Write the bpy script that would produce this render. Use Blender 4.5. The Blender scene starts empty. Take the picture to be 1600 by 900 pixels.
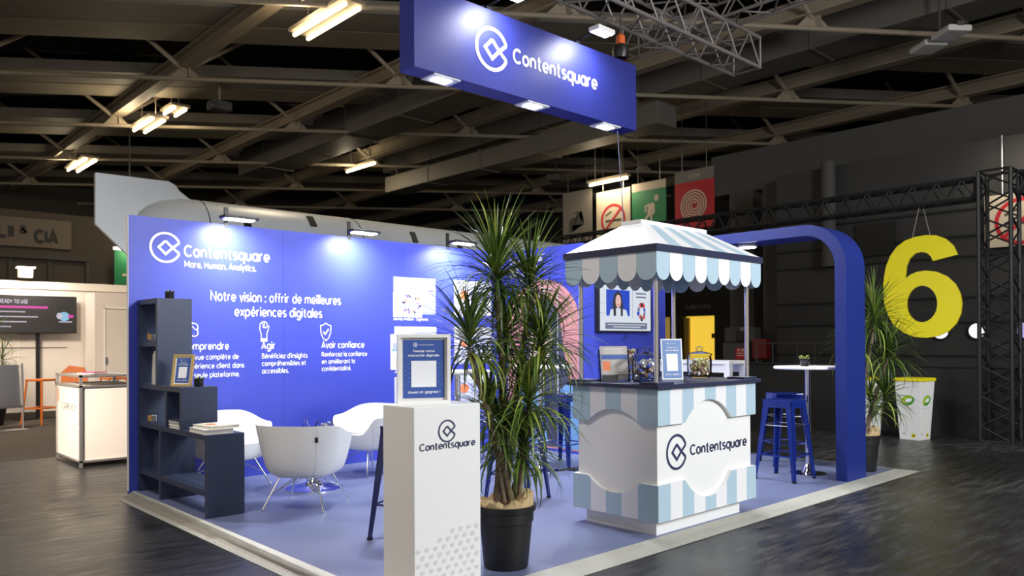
import bpy, bmesh, math, random
import numpy as np
from mathutils import Vector, Matrix
PI = math.pi
random.seed(7)
S = bpy.context.scene
COL = S.collection

# ------------------------------------------------------------------ camera, world, exposure
CAMPOS = np.array([-2.2468, -7.4952, 1.3241])
FPX, CYPX, YAW, PITCH, ROLL = 1214.79, 529.218, 0.7492, 0.0052, -0.0051
_f = np.array([math.sin(YAW)*math.cos(PITCH), math.cos(YAW)*math.cos(PITCH), math.sin(PITCH)])
_r = np.array([math.cos(YAW), -math.sin(YAW), 0.0]); _u = np.cross(_r, _f)
CR = _r*math.cos(ROLL)+_u*math.sin(ROLL); CU = -_r*math.sin(ROLL)+_u*math.cos(ROLL); CF = _f
def at(px, py, axis, val):
    """the point of the plane axis=val that a pixel of the photograph shows"""
    v = CF+CR*(px-800)/FPX-CU*(py-CYPX)/FPX
    t = (val-CAMPOS[axis])/v[axis]
    return Vector(CAMPOS+t*v)
cam = bpy.data.cameras.new('camera'); camo = bpy.data.objects.new('camera', cam); COL.objects.link(camo)
m = Matrix(((CR[0], CU[0], -CF[0], CAMPOS[0]), (CR[1], CU[1], -CF[1], CAMPOS[1]), (CR[2], CU[2], -CF[2], CAMPOS[2]), (0, 0, 0, 1)))
camo.matrix_world = m
cam.sensor_width = 36; cam.lens = FPX/1600*36; cam.shift_y = (CYPX-450)/1600
cam.clip_start = 0.05; cam.clip_end = 200
cam.dof.use_dof = True; cam.dof.focus_distance = 5.6; cam.dof.aperture_fstop = 2.4
S.camera = camo
S.cycles.transparent_max_bounces = 24
S.view_settings.view_transform = 'Standard'; S.view_settings.look = 'None'
S.view_settings.gamma = 1; S.view_settings.exposure = 0.0; S.view_settings.use_curve_mapping = False
W = bpy.data.worlds.new('hall_air'); S.world = W; W.use_nodes = True
W.node_tree.nodes['Background'].inputs[0].default_value = (1.0, 0.90, 0.80, 1)
W.node_tree.nodes['Background'].inputs[1].default_value = 0.44

def area(name, loc, target, power, size, color=(1, 1, 1), size_y=None, spread=PI, parent=None):
    l = bpy.data.lights.new(name, 'AREA'); l.energy = power; l.size = size; l.color = color; l.spread = spread
    if size_y: l.shape = 'RECTANGLE'; l.size_y = size_y
    o = bpy.data.objects.new(name, l); COL.objects.link(o)
    d = Vector(target)-Vector(loc)
    o.rotation_euler = d.to_track_quat('-Z', 'Y').to_euler()
    o.location = loc
    if parent: o.parent = parent
    return o
# unseen area lamps, added as fill for the stand and the number sign
area('front_fill', (3.2, -11.5, 4.2), (3.0, -3.5, 0.9), 700, 2.2, (0.93, 0.97, 1.0))  # added fill that whitens the faces turned to the front
area('left_side_fill', (-8.5, -6.0, 5.6), (1.0, -2.5, 0.6), 70, 2.0, (1.0, 0.92, 0.84))  # added fill for the faces turned left
area('left_top_fill', (-2.6, -2.6, 6.6), (-.6, -2.6, 0), 130, 1.6, (1.0, 0.93, 0.85), spread=math.radians(120))  # added fill from above, brightens the left ramp
area('number_sign_fill', (5.0, -9.0, 6.0), (9.7, -3.3, 1.8), 160, 1.5, (1.0, 0.96, 0.90))  # added fill aimed at the yellow number sign

# ------------------------------------------------------------------ materials
def mat(name, color, rough=0.5, metal=0.0, emit=None, es=1.0, trans=0.0, ior=1.45, coat=0.0, noise=0.0, nscale=8.0, spec=0.5, bump=0.0, bscale=60.0, alpha=1.0):
    M = bpy.data.materials.new(name); M.use_nodes = True
    nt = M.node_tree; b = nt.nodes['Principled BSDF']
    b.inputs['Base Color'].default_value = (*color, 1); b.inputs['Roughness'].default_value = rough
    b.inputs['Metallic'].default_value = metal; b.inputs['IOR'].default_value = ior
    b.inputs['Transmission Weight'].default_value = trans; b.inputs['Coat Weight'].default_value = coat
    b.inputs['Specular IOR Level'].default_value = spec; b.inputs['Alpha'].default_value = alpha
    if emit: b.inputs['Emission Color'].default_value = (*emit, 1); b.inputs['Emission Strength'].default_value = es
    tc = nt.nodes.new('ShaderNodeTexCoord')
    n = nt.nodes.new('ShaderNodeTexNoise'); n.inputs['Scale'].default_value = nscale; n.inputs['Detail'].default_value = 4
    nt.links.new(tc.outputs['Object'], n.inputs['Vector'])
    if noise:
        r = nt.nodes.new('ShaderNodeMapRange'); r.inputs[3].default_value = 1-noise; r.inputs[4].default_value = 1+noise
        nt.links.new(n.outputs['Fac'], r.inputs[0])
        mx = nt.nodes.new('ShaderNodeMix'); mx.data_type = 'RGBA'; mx.blend_type = 'MULTIPLY'; mx.inputs[0].default_value = 1
        mx.inputs[6].default_value = (*color, 1); nt.links.new(r.outputs[0], mx.inputs[7])
        nt.links.new(mx.outputs[2], b.inputs['Base Color'])
    r2 = nt.nodes.new('ShaderNodeMapRange'); r2.inputs[3].default_value = max(0, rough-.04); r2.inputs[4].default_value = min(1, rough+.04)
    nt.links.new(n.outputs['Fac'], r2.inputs[0]); nt.links.new(r2.outputs[0], b.inputs['Roughness'])
    if bump:
        n2 = nt.nodes.new('ShaderNodeTexNoise'); n2.inputs['Scale'].default_value = bscale; nt.links.new(tc.outputs['Object'], n2.inputs['Vector'])
        bp = nt.nodes.new('ShaderNodeBump'); bp.inputs['Strength'].default_value = bump; bp.inputs['Distance'].default_value = .01
        nt.links.new(n2.outputs['Fac'], bp.inputs['Height']); nt.links.new(bp.outputs[0], b.inputs['Normal'])
    return M
BLUE = mat('blue_print', (0.045, 0.064, 0.45), 0.42, noise=.03)
NAVYBLUE = mat('archway_blue', (0.012, 0.026, 0.19), 0.4, noise=.04)
BANNER = mat('banner_blue', (0.020, 0.027, 0.195), 0.45, noise=.04)
LETTER = mat('white_print', (0.86, 0.87, 0.92), 0.5)
INK = mat('navy_ink', (0.035, 0.035, 0.10), 0.5)
WHITE = mat('white_lacquer', (0.80, 0.80, 0.79), 0.4, noise=.02)
PALE = mat('pale_blue_print', (0.41, 0.545, 0.64), 0.45)
STRIPEWHITE = mat('white_stripe_print', (0.78, 0.78, 0.80), 0.45)
NAVY = mat('navy_laminate', (0.030, 0.034, 0.075), 0.35, noise=.08)
SHELFNAVY = mat('bookshelf_navy', (0.028, 0.040, 0.082), 0.42, noise=.08)
CHROME = mat('chrome', (0.80, 0.80, 0.82), 0.10, 1.0)
STEEL = mat('brushed_steel', (0.55, 0.55, 0.56), 0.3, 1.0)
LEATHER = mat('white_leather', (0.80, 0.80, 0.78), 0.42, noise=.03, bump=.06, bscale=30)
STAGE = mat('blue_carpet_vinyl', (0.140, 0.165, 0.290), 0.42, noise=.06, nscale=3)
RAMPW = mat('ramp_white', (0.74, 0.73, 0.66), 0.45, noise=.08)
RAMPG = mat('ramp_grey', (0.47, 0.43, 0.36), 0.5, noise=.08)
STOOLB = mat('stool_blue_lacquer', (0.009, 0.029, 0.24), 0.2, metal=.25, coat=.4)
STOOLD = mat('stool_midnight_lacquer', (0.012, 0.02, 0.11), 0.25, coat=.4)
RUBBER = mat('black_rubber', (0.012, 0.012, 0.013), 0.5)
BLACK = mat('black_plastic', (0.010, 0.010, 0.011), 0.38)
POT = mat('black_pot', (0.012, 0.012, 0.013), 0.48)
BURLAP = mat('kraft_wrap', (0.52, 0.38, 0.20), 0.8, noise=.25, nscale=30, bump=.3)
BARK = mat('dracaena_bark', (0.20, 0.15, 0.10), 0.85, noise=.5, nscale=40, bump=.6)
LEAVES = [mat('leaf_deep', (0.034, 0.068, 0.012), 0.36), mat('leaf_mid', (0.100, 0.165, 0.026), 0.34), mat('leaf_light', (0.25, 0.31, 0.055), 0.36)]
GLASS = mat('clear_glass', (1, 1, 1), 0.03)
def _thin(M, tint):
    nt = M.node_tree; out = [n for n in nt.nodes if n.type == 'OUTPUT_MATERIAL'][0]
    tr_ = nt.nodes.new('ShaderNodeBsdfTransparent'); tr_.inputs[0].default_value = (*tint, 1)
    gl = nt.nodes.new('ShaderNodeBsdfGlossy'); gl.inputs['Roughness'].default_value = .04
    lw = nt.nodes.new('ShaderNodeLayerWeight'); lw.inputs[0].default_value = .12
    mx = nt.nodes.new('ShaderNodeMixShader'); nt.links.new(lw.outputs['Fresnel'], mx.inputs[0]); nt.links.new(tr_.outputs[0], mx.inputs[1]); nt.links.new(gl.outputs[0], mx.inputs[2])
    nt.links.new(mx.outputs[0], out.inputs['Surface'])
_thin(GLASS, (.93, .95, .96))
GOLD = mat('gold_frame', (0.72, 0.55, 0.22), 0.28, 0.85)
PAPER = mat('paper', (0.74, 0.72, 0.68), 0.7)
SIGNBLUE = mat('sign_blue_print', (0.045, 0.10, 0.36), 0.4)
SIGNLIGHT = mat('sign_mid_blue_print', (0.11, 0.22, 0.48), 0.4)
GREYPRINT = mat('grey_print', (0.55, 0.56, 0.60), 0.6)
BEAM = mat('beam_beige_paint', (0.26, 0.215, 0.155), 0.6, noise=.15, nscale=2)
DECK = mat('roof_deck_dark', (0.050, 0.046, 0.040), 0.8, noise=.2, nscale=1)
SLOT = mat('roof_gap_black', (0.012, 0.006, 0.004), 0.9)
PURLIN = mat('purlin_paint', (0.165, 0.145, 0.115), 0.7, noise=.2, nscale=2)
JOIST = mat('joist_beige', (0.215, 0.185, 0.135), 0.7, noise=.2, nscale=2)
DUCT = mat('duct_grey', (0.115, 0.105, 0.090), 0.6, noise=.12, nscale=1.5)
HALLGREY = mat('hall_wall_grey', (0.028, 0.028, 0.028), 0.7, noise=.15, nscale=1)
HALLBROWN = mat('hall_wall_brown', (0.060, 0.050, 0.038), 0.8, noise=.2, nscale=1)
HALLBLACK = mat('hall_black_panel', (0.008, 0.008, 0.008), 0.6)
CONCRETE = mat('concrete_grey', (0.055, 0.053, 0.050), 0.8, noise=.12, nscale=2)
TRUSS = mat('truss_aluminium', (0.20, 0.18, 0.165), 0.5, 0.3)
TRUSSBLACK = mat('truss_black', (0.010, 0.010, 0.011), 0.5)
YELLOW = mat('yellow_vinyl', (0.80, 0.70, 0.004), 0.45, noise=.03)
TUBE = mat('fluorescent_tube', (1, .95, .8), 0.4, emit=(1.0, 0.80, 0.48), es=9)
LEDW = mat('white_led', (1, 1, 1), 0.4, emit=(0.92, 0.96, 1.0), es=22)
LEDSOFT = mat('lamp_glow', (1, 1, 1), 0.4, emit=(1.0, 0.93, 0.80), es=3.5)
HULL = mat('hull_grey', (0.55, 0.58, 0.60), 0.35, noise=.05, nscale=2)
ORANGE = mat('orange_plastic', (0.55, 0.13, 0.012), 0.4)
HOIST = mat('hoist_orange', (0.62, 0.11, 0.02), 0.45)
RED = mat('sign_red', (0.42, 0.012, 0.022), 0.5)
GREEN = mat('sign_green', (0.012, 0.19, 0.075), 0.5)
SIGNCREAM = mat('sign_cream', (0.50, 0.43, 0.33), 0.6)
SIGNGREY = mat('sign_dim_grey', (0.17, 0.155, 0.135), 0.6)
PINK = mat('print_pink', (0.56, 0.25, 0.24), 0.5)
HAIR = mat('print_charcoal', (0.055, 0.058, 0.095), 0.5)
SKIN = mat('print_skin', (0.66, 0.50, 0.42), 0.5)
DENIM = mat('print_denim', (0.16, 0.33, 0.58), 0.5)
POSTER = mat('poster_white', (0.50, 0.52, 0.62), 0.5)
LILAC = mat('print_lilac', (0.33, 0.35, 0.66), 0.5)
ORPRINT = mat('print_orange', (0.72, 0.20, 0.08), 0.5)
PURPLE = mat('print_purple', (0.18, 0.10, 0.50), 0.5)
BROWNPRINT = mat('print_brown', (0.10, 0.055, 0.035), 0.5)

# ------------------------------------------------------------------ helpers
class MB:
    def __init__(s): s.v = []; s.f = []; s.mi = []; s.mats = []; s.lay = 0
    def m(s, mt):
        if mt not in s.mats: s.mats.append(mt)
        return s.mats.index(mt)
    def add(s, vs, fs, mt, T=None):
        o = len(s.v); k = s.m(mt)
        for p in vs:
            p = Vector(p)
            s.v.append(T @ p if T else p)
        for f in fs: s.f.append([i+o for i in f]); s.mi.append(k)
    def box(s, a, b, mt, T=None, bev=0.0):
        x0, y0, z0 = [min(a[i], b[i]) for i in range(3)]; x1, y1, z1 = [max(a[i], b[i]) for i in range(3)]
        if bev <= 0:
            s.add([(x0, y0, z0), (x1, y0, z0), (x1, y1, z0), (x0, y1, z0), (x0, y0, z1), (x1, y0, z1), (x1, y1, z1), (x0, y1, z1)],
                  [(0, 3, 2, 1), (4, 5, 6, 7), (0, 1, 5, 4), (1, 2, 6, 5), (2, 3, 7, 6), (3, 0, 4, 7)], mt, T)
        else:
            bm = bmesh.new(); bmesh.ops.create_cube(bm, size=1)
            for v in bm.verts: v.co = Vector(((x0+x1)/2+v.co.x*(x1-x0), (y0+y1)/2+v.co.y*(y1-y0), (z0+z1)/2+v.co.z*(z1-z0)))
            bmesh.ops.bevel(bm, geom=bm.edges[:], offset=bev, segments=2, affect='EDGES', profile=.6)
            bm.verts.index_update()
            s.add([v.co for v in bm.verts], [[v.index for v in f.verts] for f in bm.faces], mt, T); bm.free()
    def tube(s, pts, r, mt, n=10, caps=True, T=None):
        pts = [Vector(p) for p in pts]; rs = r if isinstance(r, (list, tuple)) else [r]*len(pts)
        vs = []; fs = []
        up = None
        for i, p in enumerate(pts):
            d = (pts[min(i+1, len(pts)-1)]-pts[max(i-1, 0)]).normalized()
            if up is None:
                up = Vector((0, 0, 1)) if abs(d.z) < .9 else Vector((1, 0, 0))
            x = d.cross(up).normalized(); y = x.cross(d).normalized(); up = y
            for k in range(n):
                a = 2*PI*k/n; vs.append(p+(x*math.cos(a)+y*math.sin(a))*rs[i])
        for i in range(len(pts)-1):
            for k in range(n):
                a, b = i*n+k, i*n+(k+1) % n
                fs.append((a, b, b+n, a+n))
        if caps: fs.append(tuple(range(n-1, -1, -1))); fs.append(tuple(range(len(vs)-n, len(vs))))
        s.add(vs, fs, mt, T)
    def lathe(s, prof, mt, n=28, c=(0, 0), T=None):
        vs = []; fs = []
        for r, z in prof:
            for k in range(n):
                a = 2*PI*k/n; vs.append((c[0]+r*math.cos(a), c[1]+r*math.sin(a), z))
        for i in range(len(prof)-1):
            for k in range(n):
                a, b = i*n+k, i*n+(k+1) % n; fs.append((a, b, b+n, a+n))
        if prof[0][0] > 1e-6: fs.append(tuple(range(n-1, -1, -1)))
        if prof[-1][0] > 1e-6: fs.append(tuple(range(len(vs)-n, len(vs))))
        s.add(vs, fs, mt, T)
    def prism(s, poly, O, R, U, depth, mt):
        """polygon (x,y) in the plane O+xR+yU, thickened by depth along RxU"""
        O, R, U = Vector(O), Vector(R), Vector(U); N = R.cross(U).normalized()
        n = len(poly)
        vs = [O+R*x+U*y+N*depth for x, y in poly]+[O+R*x+U*y for x, y in poly]
        bm = bmesh.new(); bv = [bm.verts.new(v) for v in vs[:n]]
        bm.verts.index_update()
        f0 = bm.faces.new(bv); tri = bmesh.ops.triangulate(bm, faces=[f0])['faces']
        fs = [[v.index for v in f.verts] for f in tri]; bm.free()
        k = [list(f) for f in fs]+[[i+n for i in reversed(f)] for f in fs]
        k += [(i+n, (i+1) % n+n, (i+1) % n, i) for i in range(n)]
        s.add(vs, k, mt)
    def quad(s, O, R, U, x0, y0, x1, y1, mt, d=0.0):
        O, R, U = Vector(O), Vector(R), Vector(U); N = R.cross(U).normalized()*d
        s.add([O+R*x0+U*y0+N, O+R*x1+U*y0+N, O+R*x1+U*y1+N, O+R*x0+U*y1+N], [(0, 1, 2, 3)], mt)
    def stroke(s, pts, w, O, R, U, mt, closed=False):
        O, R, U = Vector(O), Vector(R), Vector(U); n = len(pts); L = []
        s.lay = (s.lay+1) % 6; O = O+R.cross(U).normalized()*.0003*s.lay      # printed strokes never lie in one plane
        for i in range(n):
            if closed: a, b, c2 = pts[i-1], pts[i], pts[(i+1) % n]
            else: a, b, c2 = pts[max(i-1, 0)], pts[i], pts[min(i+1, n-1)]
            d1 = Vector((b[0]-a[0], b[1]-a[1])); d2 = Vector((c2[0]-b[0], c2[1]-b[1]))
            if d1.length < 1e-9: d1 = d2
            if d2.length < 1e-9: d2 = d1
            d1.normalize(); d2.normalize(); t = d1+d2
            if t.length < 1e-6: t = d1.copy()
            t.normalize(); nn = Vector((-t.y, t.x)); k = 1/max(.45, nn.dot(Vector((-d1.y, d1.x))))
            L.append((Vector(b)+nn*w/2*k, Vector(b)-nn*w/2*k))
        vs = []
        for a, b in L: vs += [O+R*a.x+U*a.y, O+R*b.x+U*b.y]
        m_ = n if closed else n-1
        s.add(vs, [(2*i+1, 2*((i+1) % n)+1, 2*((i+1) % n), 2*i) for i in range(m_)], mt)
    def text(s, body, O, R, U, mt, width=None, height=None, align='LEFT', bold=0.0):
        """lettering whose cap height is `height`; squeezed to `width` when given"""
        me = text_mesh(body, bold)
        xs = [v[0] for v in me[0]]; w = max(xs)-min(xs); x0 = min(xs)
        sy = (height or .1)/0.70
        sx = width/w if width else sy
        if height is None: sy = sx
        off = {'LEFT': 0, 'CENTER': -w/2, 'RIGHT': -w}[align]
        O, R, U = Vector(O), Vector(R), Vector(U); N = R.cross(U).normalized()
        s.add([O+R*((v[0]-x0+off)*sx)+U*(v[1]*sy)+N*v[2] for v in me[0]], me[1], mt)
    def build(s, name, parent=None, smooth=False, kind=None, label=None, sub=0, world=False):
        me = bpy.data.meshes.new(name)
        if world and parent:
            inv = parent.matrix_basis.inverted(); s.v = [inv @ v for v in s.v]
        me.from_pydata([tuple(v) for v in s.v], [], s.f)
        for mt in s.mats: me.materials.append(mt)
        me.polygons.foreach_set('material_index', s.mi)
        if smooth:
            me.polygons.foreach_set('use_smooth', [True]*len(me.polygons)); 
        me.update()
        o = bpy.data.objects.new(name, me); COL.objects.link(o)
        if smooth:
            md = o.modifiers.new('edges', 'EDGE_SPLIT'); md.split_angle = math.radians(38)
        if sub:
            md = o.modifiers.new('sub', 'SUBSURF'); md.levels = sub; md.render_levels = sub
        if parent: o.parent = parent
        if kind: o['kind'] = kind
        if label: o['label'] = label
        return o
# lettering: a round, single-weight alphabet drawn as strokes (cap height .70, x-height .52)
def _A(cx, cy, rx, ry, a0, a1, n=None):
    n = n or max(4, int(abs(a1-a0)/15)); return [(cx+rx*math.cos(math.radians(a0+(a1-a0)*k/n)), cy+ry*math.sin(math.radians(a0+(a1-a0)*k/n))) for k in range(n+1)]
_o = _A(.26, .26, .215, .215, 0, 360)
_arch = [(.045, .045), (.045, .475)], _A(.235, .285, .19, .19, 180, 0)+[(.425, .045)]
_e = [(.05, .25), (.475, .25)]+_A(.26, .26, .215, .215, 0, 312)
def _dot(x, y): return ('dot', x, y)
GL = {
 'a': (.55, [_o, [(.475, .0), (.475, .52)]]), 'b': (.55, [[(.045, .045), (.045, .72)], _o]), 'c': (.50, [_A(.26, .26, .215, .215, 48, 312)]),
 'd': (.55, [_o, [(.475, .045), (.475, .72)]]), 'e': (.54, [_e]), 'f': (.33, [[(.13, .045), (.13, .54)]+_A(.25, .54, .12, .135, 180, 75), [(.02, .44), (.27, .44)]]),
 'g': (.55, [_o, [(.475, .475), (.475, -.0)]+_A(.26, -.0, .215, .165, 0, -150)]), 'h': (.50, [[(.045, .045), (.045, .72)], _arch[1]]),
 'i': (.12, [[(.045, .045), (.045, .475)], _dot(.045, .64)]), 'j': (.14, [[(.05, .475), (.05, -.08)], _dot(.05, .64)]),
 'k': (.46, [[(.045, .045), (.045, .72)], [(.37, .475), (.06, .22)], [(.16, .30), (.39, .045)]]), 'l': (.12, [[(.045, .045), (.045, .72)]]),
 'm': (.80, [_arch[0], _A(.215, .305, .17, .17, 180, 0)+[(.385, .045)], _A(.555, .305, .17, .17, 180, 0)+[(.725, .045)]]), 'n': (.50, list(_arch)),
 'o': (.54, [_o]), 'p': (.55, [[(.045, .475), (.045, -.19)], _o]), 'q': (.55, [_o, [(.475, .52), (.475, -.19)]]),
 'r': (.35, [_arch[0], _A(.215, .295, .17, .18, 180, 72)]), 's': (.42, [_A(.20, .368, .145, .108, 40, 270, 12)+_A(.20, .152, .155, .108, 90, -140, 12)[1:]]),
 't': (.39, [[(.155, .64), (.155, .16)]+_A(.26, .16, .105, .115, 180, 290), [(.05, .475), (.29, .475)]]), 'u': (.50, [[(.045, .475), (.045, .235)]+_A(.235, .235, .19, .19, 180, 360)+[(.425, .475)], [(.425, .30), (.425, .045)]]),
 'v': (.46, [[(.03, .475), (.22, .05), (.41, .475)]]), 'w': (.68, [[(.03, .475), (.18, .05), (.33, .46), (.48, .05), (.63, .475)]]), 'x': (.44, [[(.03, .475), (.39, .045)], [(.39, .475), (.03, .045)]]),
 'y': (.46, [[(.03, .475), (.23, .06)], [(.42, .475), (.14, -.17)]]), 'z': (.42, [[(.04, .475), (.36, .475), (.04, .045), (.37, .045)]]),
 'é': (.54, [_e, [(.23, .58), (.34, .70)]]), 'è': (.54, [_e, [(.30, .58), (.19, .70)]]), "'": (.14, [[(.06, .70), (.05, .54)]]), '’': (.14, [[(.07, .70), (.04, .54)]]),
 '.': (.14, [_dot(.06, .05)]), ':': (.14, [_dot(.06, .05), _dot(.06, .42)]), '!': (.14, [_dot(.06, .05), [(.06, .22), (.06, .68)]]), '-': (.34, [[(.04, .26), (.29, .26)]]), ' ': (.24, []),
 'A': (.66, [[(.03, .045), (.31, .67), (.59, .045)], [(.13, .22), (.49, .22)]]), 'B': (.56, [[(.05, .045), (.05, .655), (.28, .655)]+_A(.28, .515, .15, .14, 90, -90)+_A(.29, .21, .175, .165, 90, -90)+[(.05, .045)], [(.05, .375), (.28, .375)]]),
 'C': (.66, [_A(.35, .35, .305, .305, 46, 314)]), 'D': (.64, [[(.05, .045), (.05, .655), (.26, .655)]+_A(.26, .35, .30, .305, 90, -90)+[(.05, .045)]]), 'E': (.52, [[(.44, .655), (.05, .655), (.05, .045), (.44, .045)], [(.05, .36), (.40, .36)]]),
 'H': (.64, [[(.05, .045), (.05, .655)], [(.54, .045), (.54, .655)], [(.05, .36), (.54, .36)]]), 'G': (.72, [_A(.35, .35, .305, .305, 46, 350)+[(.36, .31)]]), 'I': (.14, [[(.05, .045), (.05, .655)]]), 'J': (.50, [[(.38, .655), (.38, .22)]+_A(.21, .22, .17, .175, 0, -160)]), 'K': (.58, [[(.05, .045), (.05, .655)], [(.48, .655), (.07, .30)], [(.20, .40), (.50, .045)]]), 'L': (.46, [[(.05, .655), (.05, .045), (.40, .045)]]),
 'M': (.78, [[(.05, .045), (.05, .655), (.37, .22), (.69, .655), (.69, .045)]]), 'N': (.66, [[(.05, .045), (.05, .655), (.56, .045), (.56, .655)]]), 'O': (.74, [_A(.35, .35, .305, .305, 0, 360)]), 'P': (.54, [[(.05, .045), (.05, .655), (.28, .655)]+_A(.28, .485, .17, .17, 90, -90)+[(.05, .315)]]),
 'R': (.56, [[(.05, .045), (.05, .655), (.28, .655)]+_A(.28, .485, .165, .17, 90, -90)+[(.05, .315)], [(.27, .315), (.47, .045)]]), 'S': (.54, [_A(.25, .505, .185, .15, 35, 270, 14)+_A(.25, .20, .195, .155, 90, -145, 14)[1:]]), 'T': (.54, [[(.03, .655), (.49, .655)], [(.26, .655), (.26, .045)]]),
 'U': (.62, [[(.05, .655), (.05, .28)]+_A(.285, .28, .235, .235, 180, 360)+[(.52, .655)]]), 'Y': (.60, [[(.03, .655), (.28, .33), (.53, .655)], [(.28, .33), (.28, .045)]]), 'Z': (.56, [[(.04, .655), (.48, .655), (.04, .045), (.50, .045)]]),
 '&': (.60, [[(.52, .045), (.16, .48)]+_A(.26, .53, .12, .125, 190, -20, 12)+[(.14, .32)]+_A(.22, .19, .165, .15, 130, 300, 10)+[(.50, .32)]]),
 '0': (.56, [_A(.26, .35, .215, .305, 0, 360)]), '3': (.50, [_A(.22, .50, .165, .155, 140, -80, 12)+_A(.22, .205, .185, .165, 80, -145, 12)]), '4': (.56, [[(.38, .045), (.38, .655), (.04, .20), (.50, .20)]]),
}
_tc = {}
def text_mesh(body, bold):
    key = (body, bold)
    if key in _tc: return _tc[key]
    w = .088+bold*3.6; mb = MB(); x = 0.0
    for ch in body:
        adv, strokes = GL[ch]
        for st in strokes:
            if st[0] == 'dot':
                disc(mb, (x+st[1]*.87, st[2], 0), (1, 0, 0), (0, 1, 0), 0, 0, w*.62, w*.62, None, 12)
            else:
                closed = len(st) > 20 and abs(st[0][0]-st[-1][0])+abs(st[0][1]-st[-1][1]) < 1e-6
                mb.stroke([(x+p[0]*.87, p[1]) for p in (st[:-1] if closed else st)], w, (0, 0, 0), (1, 0, 0), (0, 1, 0), None, closed)
        x += adv*.87+.042+w*.16
    _tc[key] = ([tuple(v) for v in mb.v], [list(f) for f in mb.f])
    return _tc[key]
def thing(name, label, cat, loc=(0, 0, 0), rz=0.0, group=None):
    o = bpy.data.objects.new(name, None); o.empty_display_size = .1; COL.objects.link(o)
    o.location = loc; o.rotation_euler = (0, 0, rz)
    o.matrix_basis = Matrix.Translation(loc) @ Matrix.Rotation(rz, 4, 'Z')
    o['label'] = label; o['category'] = cat
    if group: o['group'] = group
    return o
def tag(o, label, cat, group=None):
    o['label'] = label; o['category'] = cat
    if group: o['group'] = group
    return o
def dup(root, label, loc, rz=0.0):
    c = root.copy(); COL.objects.link(c); c['label'] = label; c.location = loc; c.rotation_euler = (0, 0, rz)
    for ch in list(root.children):
        d = ch.copy(); COL.objects.link(d); d.parent = c
        for g in list(ch.children):
            e = g.copy(); COL.objects.link(e); e.parent = d
    return c
X, Y, Z = Vector((1, 0, 0)), Vector((0, 1, 0)), Vector((0, 0, 1))
def logo(mb, O, R, U, rad, w, mt, sx=1.0):
    pts = [(.93*sx, .37), (.47*sx, 0), (0, -.46), (-.46*sx, 0), (0, .46), (.47*sx, 0), (.93*sx, -.37)]
    pts = [(x*rad, y*rad) for x, y in pts]
    arc = [(rad*math.cos(a)*sx, rad*math.sin(a)) for a in [math.radians(22+(316)*k/40) for k in range(41)]]
    mb.stroke(arc, w, O, R, U, mt)
    mb.stroke(pts[:5], w, O, R, U, mt); mb.stroke(pts[4:], w, O, R, U, mt)
def disc(mb, O, R, U, cx, cy, rx, ry, mt, n=32, r0=0.0, a0=0.0, a1=2*PI):
    O, R, U = Vector(O), Vector(R), Vector(U)
    vs = []; fs = []
    for k in range(n+1):
        a = a0+(a1-a0)*k/n
        vs += [O+R*(cx+rx*r0*math.cos(a))+U*(cy+ry*r0*math.sin(a)), O+R*(cx+rx*math.cos(a))+U*(cy+ry*math.sin(a))]
    for k in range(n): fs.append((2*k, 2*k+1, 2*k+3, 2*k+2))
    mb.add(vs, fs, mt)

# ------------------------------------------------------------------ hall floor
FZ = -0.03
FLOORM = mat('polished_asphalt', (0.02, 0.02, 0.02), 0.3)
nt = FLOORM.node_tree; b = nt.nodes['Principled BSDF']
tc = nt.nodes.new('ShaderNodeTexCoord')
mp = nt.nodes.new('ShaderNodeMapping'); mp.inputs['Scale'].default_value = (1.1, 7, 1); mp.inputs['Rotation'].default_value = (0, 0, math.radians(28))
n1 = nt.nodes.new('ShaderNodeTexNoise'); n1.inputs['Scale'].default_value = 2.2; n1.inputs['Detail'].default_value = 9; n1.inputs['Roughness'].default_value = .68
n2 = nt.nodes.new('ShaderNodeTexNoise'); n2.inputs['Scale'].default_value = .55; n2.inputs['Detail'].default_value = 4
n3 = nt.nodes.new('ShaderNodeTexVoronoi'); n3.inputs['Scale'].default_value = 18
nt.links.new(tc.outputs['Object'], mp.inputs['Vector']); nt.links.new(mp.outputs[0], n1.inputs['Vector'])
nt.links.new(tc.outputs['Object'], n2.inputs['Vector']); nt.links.new(tc.outputs['Object'], n3.inputs['Vector'])
ml = nt.nodes.new('ShaderNodeMath'); ml.operation = 'MULTIPLY'; nt.links.new(n1.outputs['Fac'], ml.inputs[0]); nt.links.new(n2.outputs['Fac'], ml.inputs[1])
cr = nt.nodes.new('ShaderNodeValToRGB'); e = cr.color_ramp.elements
e[0].position = .16; e[0].color = (.011, .011, .012, 1); e[1].position = .42; e[1].color = (.085, .082, .078, 1)
x_ = cr.color_ramp.elements.new(.27); x_.color = (.025, .025, .026, 1)
nt.links.new(ml.outputs[0], cr.inputs[0]); nt.links.new(cr.outputs[0], b.inputs['Base Color'])
mr = nt.nodes.new('ShaderNodeMapRange'); mr.inputs[1].default_value = .3; mr.inputs[2].default_value = .7; mr.inputs[3].default_value = .22; mr.inputs[4].default_value = .5
nt.links.new(n1.outputs['Fac'], mr.inputs[0]); nt.links.new(mr.outputs[0], b.inputs['Roughness'])
bp = nt.nodes.new('ShaderNodeBump'); bp.inputs['Strength'].default_value = .12; bp.inputs['Distance'].default_value = .02
nt.links.new(n1.outputs['Fac'], bp.inputs['Height']); nt.links.new(bp.outputs[0], b.inputs['Normal'])
mb = MB(); mb.box((-12, -14, FZ-.1), (30, 30, FZ), FLOORM); mb.build('floor', kind='structure')

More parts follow.
